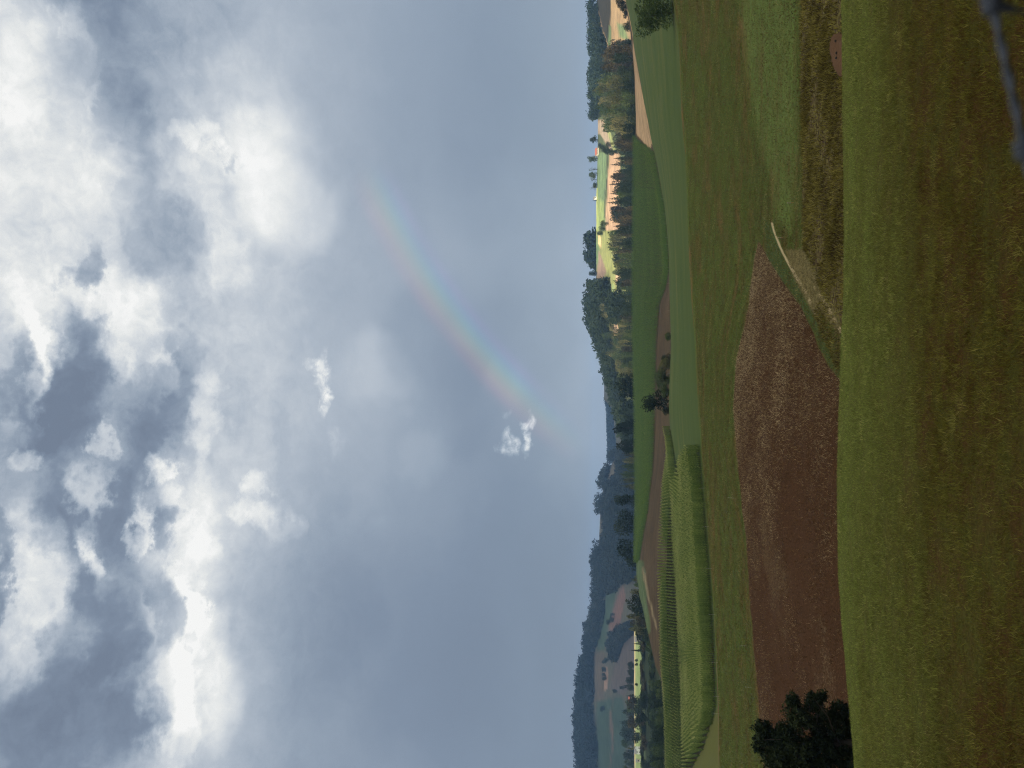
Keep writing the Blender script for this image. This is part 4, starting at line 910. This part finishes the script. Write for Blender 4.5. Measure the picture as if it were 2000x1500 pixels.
# ------------------------------------------------------------------ unseen cloud behind the viewer, shaped to shade the foreground and the left
HC = 600.; so = HC / math.tan(EL0)
SHX, SHY = -math.sin(AZ0) * so, -math.cos(AZ0) * so
def shade(x, y):
    az = np.degrees(np.arctan2(x, np.maximum(y, 1)))
    wob = 25 * np.sin(x * .011) + 18 * np.sin(y * .009 + x * .005)
    s = (y < 482 + wob) & (y > -500)
    s |= (az < -7 + 2 * np.sin(y * .004)) & (y < 2500)
    s |= (y > 1120) & (y < 2300) & (az < 1)
    s |= (y >= 575) & (y < 1050) & (az > 27.5)
    hole = (y > 632) & (y < 790) & (az < -16.6 + .4 * np.sin(y * .05))
    return s & ~hole & (np.abs(x) < 2300)
st = 14.
gx = np.arange(-2200, 1800, st); gy = np.arange(-520, 2560, st); GX, GY = np.meshgrid(gx, gy)
M_ = shade(GX + st / 2, GY + st / 2)
nx, ny = len(gx), len(gy); hz = 16 + 7 * np.sin(GX * .02) * np.cos(GY * .017) + 4 * np.sin(GX * .07 + GY * .05)
top = np.stack([GX + SHX, GY + SHY, HC + hz], -1).reshape(-1, 3); bot = np.stack([GX + SHX, GY + SHY, HC - hz * .15], -1).reshape(-1, 3)
iy, ix = np.nonzero(M_[:-1, :-1]); i0 = iy * nx + ix; off = nx * ny
Fq = [np.stack([i0, i0 + 1, i0 + nx + 1, i0 + nx], -1), np.stack([i0 + nx, i0 + nx + 1, i0 + 1, i0], -1) + off]
Mp = np.pad(M_[:-1, :-1], 1)
for dy_, dx_, e0, e1 in ((-1, 0, 0, 1), (1, 0, nx, nx + 1), (0, -1, 0, nx), (0, 1, 1, nx + 1)):
    ed = ~Mp[iy + 1 + dy_, ix + 1 + dx_]; j = i0[ed]; Fq.append(np.stack([j + e0, j + e1, j + e1 + off, j + e0 + off], -1))
mc, tc, bc = mat_new('cloud_vapour'); bc.inputs['Base Color'].default_value = (.85, .85, .85, 1); bc.inputs['Roughness'].default_value = 1
trc = tc.new('ShaderNodeBsdfTranslucent'); trc.inputs[0].default_value = (.9, .9, .9, 1); mxc = tc.new('ShaderNodeMixShader'); mxc.inputs[0].default_value = .6
tc.put(mxc.inputs[1], bc.outputs[0]); tc.put(mxc.inputs[2], trc.outputs[0]); tc.put(tc.n['Material Output'].inputs[0], mxc.outputs[0])
Fq = np.concatenate(Fq); used = np.unique(Fq); remap = np.zeros(2 * off, int); remap[used] = np.arange(len(used))
o = mesh_np('cloud', np.concatenate([top, bot])[used], remap[Fq], [mc], True)
tag(o, 'unseen broad grey cloud behind the viewer, shaped to shade the near fields', 'cloud', kind='structure')

# ------------------------------------------------------------------ haze
mh = bpy.data.materials.new('haze'); mh.use_nodes = True; th = NT(mh.node_tree)
for nd in list(th.n):
    if nd.type == 'BSDF_PRINCIPLED': th.n.remove(nd)
pv = th.new('ShaderNodeVolumePrincipled'); pv.inputs['Color'].default_value = (.36, .60, 1, 1); pv.inputs['Density'].default_value = .000125
pv.inputs['Anisotropy'].default_value = .2
th.put(th.n['Material Output'].inputs['Volume'], pv.outputs[0])
zmin, zmax = float(ZS.min()) - 2, max(float(ZS.max()), 60) + 12
m = MB(); m.box((0, 1700, (zmin + zmax) / 2), (7400, 3600, zmax - zmin)); o = m.build('haze', mh)
tag(o, 'thin bluish haze over the far hills', 'haze', kind='stuff')
print('haze z', zmin, zmax)

# ------------------------------------------------------------------ sun
sd = bpy.data.lights.new('sun', 'SUN'); sd.energy = 4.2; sd.angle = math.radians(.5); sd.color = (1, .87, .70)
so_ = bpy.data.objects.new('sun', sd); COL.objects.link(so_)
from mathutils import Vector
dirv = Vector((math.sin(AZ0) * math.cos(EL0), math.cos(AZ0) * math.cos(EL0), -math.sin(EL0)))
so_.rotation_euler = dirv.to_track_quat('-Z', 'Y').to_euler(); so_.location = (0, 0, 50)

# ------------------------------------------------------------------ sky
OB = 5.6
W = bpy.data.worlds.new('World'); SC.world = W; W.use_nodes = True; t = NT(W.node_tree)
W.cycles.sampling_method = 'MANUAL'; W.cycles.sample_map_resolution = 256
bg = t.n['Background']
gen = t.new('ShaderNodeTexCoord').outputs['Generated']
dirn = t.vmath('NORMALIZE', gen)
sx = t.new('ShaderNodeSeparateXYZ'); t.put(sx.inputs[0], dirn); X, Y, Z = sx.outputs
den = t.math('MAXIMUM', t.math('ADD', Y, 1.0), .05)
cx = t.new('ShaderNodeCombineXYZ'); t.put(cx.inputs[0], t.math('DIVIDE', t.math('MULTIPLY', X, 2.), den)); t.put(cx.inputs[1], t.math('DIVIDE', t.math('MULTIPLY', Z, 2.), den)); S = cx.outputs[0]
def st2(a, b):
    q = np.array([(750 - b) / F, CP + (a - 1000) / F * SP, SP - (a - 1000) / F * CP]); q /= np.linalg.norm(q); return np.array([q[0], q[2]]) * 2 / (1 + q[1])
def warp(vec, s, det, amt, ofs):
    n = t.noise(t.mapping(vec, loc=(ofs, ofs, 0)), s, det, .6, out=1)
    return t.vmath('SCALE', t.vmath('SUBTRACT', n, (.5, .5, .5)), amt)
flat = t.mapping(S, scale=(1, 1.25, 1))
Sw = t.vmath('ADD', S, t.vmath('ADD', warp(flat, 5, 2, .14, 3.), t.vmath('ADD', warp(flat, 13, 7, .085, 8.), warp(flat, 45, 5, .035, 2.))))
Sf = t.vmath('ADD', S, warp(flat, 4, 4, .17, 5.))
def blob(vec, a, b, ra, rb, amp, soft=False):
    c = st2(a, b); k = np.linalg.norm(st2(a + 5, b) - c) / 5; k2_ = np.linalg.norm(st2(a, b + 5) - c) / 5
    mp = t.mapping(vec, loc=(c[0], c[1], 0), scale=(rb * k2_, ra * k, 1), typ='TEXTURE')
    flat_ = t.vmath('MULTIPLY', mp, (1, 1, 0)); d = t.vmath('DOT_PRODUCT', flat_, flat_, out=1)
    return t.mr(d, 0.0 if soft else -.2, 2.8 if soft else 2.2, amp * (.85 if soft else .82), 0)
BR = [(60, 350, 190, 260, .45, 1), (250, 640, 110, 100, .42, 0), (60, 620, 80, 60, .3, 0), (345, 285, 34, 34, .30, 0), (385, 325, 30, 26, .16, 0), (350, 400, 40, 50, .12, 0), (330, 350, 30, 25, .12, 0), (555, 370, 75, 95, .30, 1), (480, 350, 100, 140, .10, 1), (400, 520, 50, 60, .2, 0),
      (20, 110, 60, 120, .12, 1), (110, 60, 20, 60, .12, 0), (130, 200, 14, 30, .15, 0), (110, 40, 30, 40, .15, 0), (65, 1130, 52, 170, .5, 0), (165, 1110, 20, 45, .55, 0), (162, 1050, 14, 40, .25, 0), (180, 930, 25, 50, .4, 0), (55, 860, 22, 25, .45, 0), (195, 838, 20, 15, .4, 0), (40, 715, 26, 50, .45, 0), (60, 650, 30, 40, .3, 0),
      (405, 1150, 65, 190, .30, 1), (370, 1090, 30, 110, .16, 0), (335, 1350, 42, 90, .42, 0), (400, 1310, 60, 90, .16, 1), (350, 1450, 40, 70, .25, 0), (345, 930, 26, 40, .2, 0), (350, 1000, 22, 60, .2, 0), (400, 780, 28, 110, .3, 0), (325, 905, 22, 22, .45, 0), (290, 985, 18, 30, .45, 0), (275, 1040, 18, 40, .45, 0), (365, 1200, 18, 60, .3, 0),
      (490, 928, 24, 28, .3, 0), (485, 995, 38, 28, .25, 0), (520, 1010, 22, 45, .18, 0), (740, 750, 60, 50, .12, 1), (700, 770, 60, 90, .06, 1), (825, 900, 50, 45, .09, 1), (1000, 430, 120, 110, .10, 1), (1130, 660, 90, 160, .08, 1), (295, 710, 20, 22, .3, 0), (225, 720, 25, 30, .2, 0), (1170, 800, 60, 500, .05, 1)]
DK = [(250, 960, 110, 260, -.16, 1), (340, 740, 50, 120, -.14, 1), (120, 1450, 160, 120, -.12, 1), (1090, 1330, 170, 300, -.20, 1), (360, 620, 40, 70, -.22, 0), (395, 690, 25, 40, -.2, 0), (250, 30, 60, 60, -.18, 1), (340, 480, 40, 40, -.15, 0), (250, 880, 60, 60, -.25, 0), (75, 950, 40, 60, -.15, 0), (290, 1150, 40, 50, -.2, 0), (60, 1300, 50, 60, -.15, 0), (260, 1400, 50, 80, -.3, 0), (125, 745, 80, 105, -.85, 0), (150, 535, 22, 50, -.5, 0), (135, 560, 34, 22, -.35, 0), (130, 620, 24, 30, -.2, 0), (10, 720, 28, 60, -.5, 0), (55, 810, 50, 60, -.4, 0), (160, 660, 40, 30, -.4, 0), (290, 90, 130, 130, -.28, 1), (430, 30, 60, 70, -.22, 1), (150, 170, 90, 70, -.22, 1), (235, 350, 45, 110, -.25, 0), (200, 250, 50, 90, -.2, 0),
      (280, 470, 55, 55, -.2, 0), (415, 325, 12, 18, -.35, 0), (325, 700, 45, 55, -.4, 0), (330, 800, 40, 50, -.35, 0), (300, 870, 35, 60, -.45, 0), (130, 930, 40, 60, -.3, 0), (120, 1010, 40, 80, -.35, 0), (235, 1010, 40, 110, -.5, 0), (325, 1010, 34, 24, -.6, 0), (315, 1060, 24, 22, -.45, 0),
      (320, 1200, 36, 70, -.6, 0), (0, 1130, 16, 200, -.45, 0), (130, 1190, 36, 50, -.45, 0), (205, 1260, 50, 80, -.45, 0), (150, 1430, 150, 120, -.5, 0), (100, 1350, 70, 60, -.2, 0), (358, 1255, 11, 16, -.5, 0), (260, 1340, 30, 40, .2, 0), (960, 360, 70, 80, -.07, 1), (860, 690, 75, 90, -.10, 1), (920, 800, 60, 80, -.08, 1), (680, 1330, 200, 260, -.26, 1), (1000, 1250, 240, 320, -.12, 1), (640, 1150, 80, 160, -.12, 1), (850, 200, 160, 200, -.05, 1), (260, 780, 30, 40, -.2, 0)]
acc = None
for i_, q in enumerate(BR + DK):
    if i_ and i_ % 14 == 0:                          # keeps the shader's evaluation in order
        tiny = t.math('MULTIPLY', acc, 1e-7)
        Sf = t.vmath('ADD', Sf, tiny); Sw = t.vmath('ADD', Sw, tiny)
    v_ = blob(Sf if q[5] else Sw, *q[:4], q[4] * (.72 if q[4] < 0 else 1), soft=bool(q[5]))
    acc = v_ if acc is None else t.math('ADD', acc, v_)
el = t.math('MULTIPLY', t.math('ARCSINE', Z), 57.2958)       # degrees of elevation
basef = t.new('ShaderNodeFloatCurve'); cu = basef.mapping.curves[0]
pts_ = [(0, .36), (.1, .29), (.2, .29), (.287, .35), (.37, .42), (.45, .49), (.524, .60), (.607, .66), (.68, .56), (.75, .50), (.9, .53), (1, .58)]
for i_, (x_, y_) in enumerate(pts_):
    if i_ == 0: cu.points[0].location = (x_, y_)
    elif i_ == len(pts_) - 1: cu.points[-1].location = (x_, y_)
    else: cu.points.new(x_, y_)
basef.mapping.update()
t.put(basef.inputs['Value'], t.mr(el, 0, 45, 0, 1, False))
hi = t.mr(el, 20, 29, 0, 1)
d1 = t.noise(t.mapping(Sw, scale=(1, 1.2, 1)), 9, 8, .62, .4); d2 = t.noise(t.mapping(Sf, scale=(.7, 1.2, 1)), 2.6, 4, .5)
d3 = t.noise(t.mapping(S, scale=(1, 1, 1)), 34, 6, .6, .6)
det = t.math('MULTIPLY', t.math('SUBTRACT', d1, .5), t.mr(el, 12, 30, .05, .55))
det = t.math('ADD', det, t.math('MULTIPLY', t.math('SUBTRACT', d3, .5), t.mr(el, 18, 30, .0, .34)))
det = t.math('ADD', det, t.math('MULTIPLY', t.math('SUBTRACT', d2, .5), .28))
Lm = t.math('ADD', t.math('ADD', basef.outputs[0], acc), det, clamp=True)
# small wisps below the rainbow and in the middle
def wisp(a, b, ra, rb, amp):
    wv = t.vmath('ADD', S, warp(flat, 26, 6, .05, 1.7)); v = blob(wv, a, b, ra, rb, 1.0)
    return t.math('MULTIPLY', t.math('MULTIPLY', v, t.mr(t.noise(flat, 60, 5, .65, .5), .3, .62, .15, 1)), amp)
for q in ((632, 735, 14, 45, .42), (640, 785, 11, 22, .38), (612, 712, 14, 12, .25), (992, 868, 16, 24, .8), (1031, 850, 8, 38, .8), (985, 812, 9, 8, .2), (1022, 876, 8, 8, .35), (655, 870, 14, 25, .12)):
    Lm = t.math('ADD', Lm, wisp(*q), clamp=True)
sky = t.ramp(Lm, [(0, srgb(117, 130, 149)), (.18, srgb(129, 143, 162)), (.36, srgb(151, 164, 180)), (.55, srgb(178, 188, 200)), (.74, srgb(208, 214, 220)), (.90, srgb(236, 238, 237)), (1, srgb(252, 252, 250))])
# rainbow: colours by the angle from the point opposite the sun
A0 = (math.sin(AZ0) * math.cos(EL0), math.cos(AZ0) * math.cos(EL0), -math.sin(EL0))
ang = t.math('MULTIPLY', t.math('ARCCOSINE', t.vmath('DOT_PRODUCT', dirn, A0, out=1)), 57.2958)
bow = t.ramp(t.mr(ang, 39.0, 43.5, 0, 1, False), [(0, (0, 0, 0)), (.16, (.0, .0, .02)), (.28, (.035, .012, .10)), (.38, (-.0, .06, .13)), (.48, (.02, .13, .09)), (.58, (.10, .13, .02)), (.70, (.17, .08, .0)), (.82, (.12, .02, .01)), (.93, (.02, .0, .0)), (1, (0, 0, 0))])
bm_ = None
for q in ((820, 500, 110, 120, .75), (745, 395, 60, 50, .25), (965, 700, 70, 90, .95), (1020, 780, 60, 80, .4), (880, 600, 60, 70, .35), (1070, 850, 50, 50, .35)):
    v_ = blob(S, *q, soft=True); bm_ = v_ if bm_ is None else t.math('ADD', bm_, v_)
bm_ = t.math('MINIMUM', bm_, 1.0)
sky = t.vmath('ADD', sky, t.vmath('SCALE', bow, t.math('MULTIPLY', bm_, .58)))
# thin opening to the clear sky above
ns = t.new('ShaderNodeTexSky'); ns.sky_type = 'NISHITA'; ns.sun_disc = False; ns.sun_elevation = EL0; ns.sun_rotation = math.pi + AZ0
cl = t.vmath('SCALE', sky, 10.0)
mixc = t.mix(.06, cl, ns.outputs[0])
# unseen sky overhead and behind the viewer is boosted to brighten the ground
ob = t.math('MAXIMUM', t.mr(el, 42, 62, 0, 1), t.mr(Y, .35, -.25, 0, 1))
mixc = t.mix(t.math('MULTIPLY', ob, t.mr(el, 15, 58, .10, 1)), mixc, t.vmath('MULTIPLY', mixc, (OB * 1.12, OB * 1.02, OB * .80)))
# below the horizon the world is dull ground
gm = t.mr(Z, -.12, -.02, 0, 1)
mixc = t.mix(gm, (.5, .55, .5, 1), mixc)
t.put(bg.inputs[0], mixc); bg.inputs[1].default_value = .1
print('objects', len(bpy.data.objects))
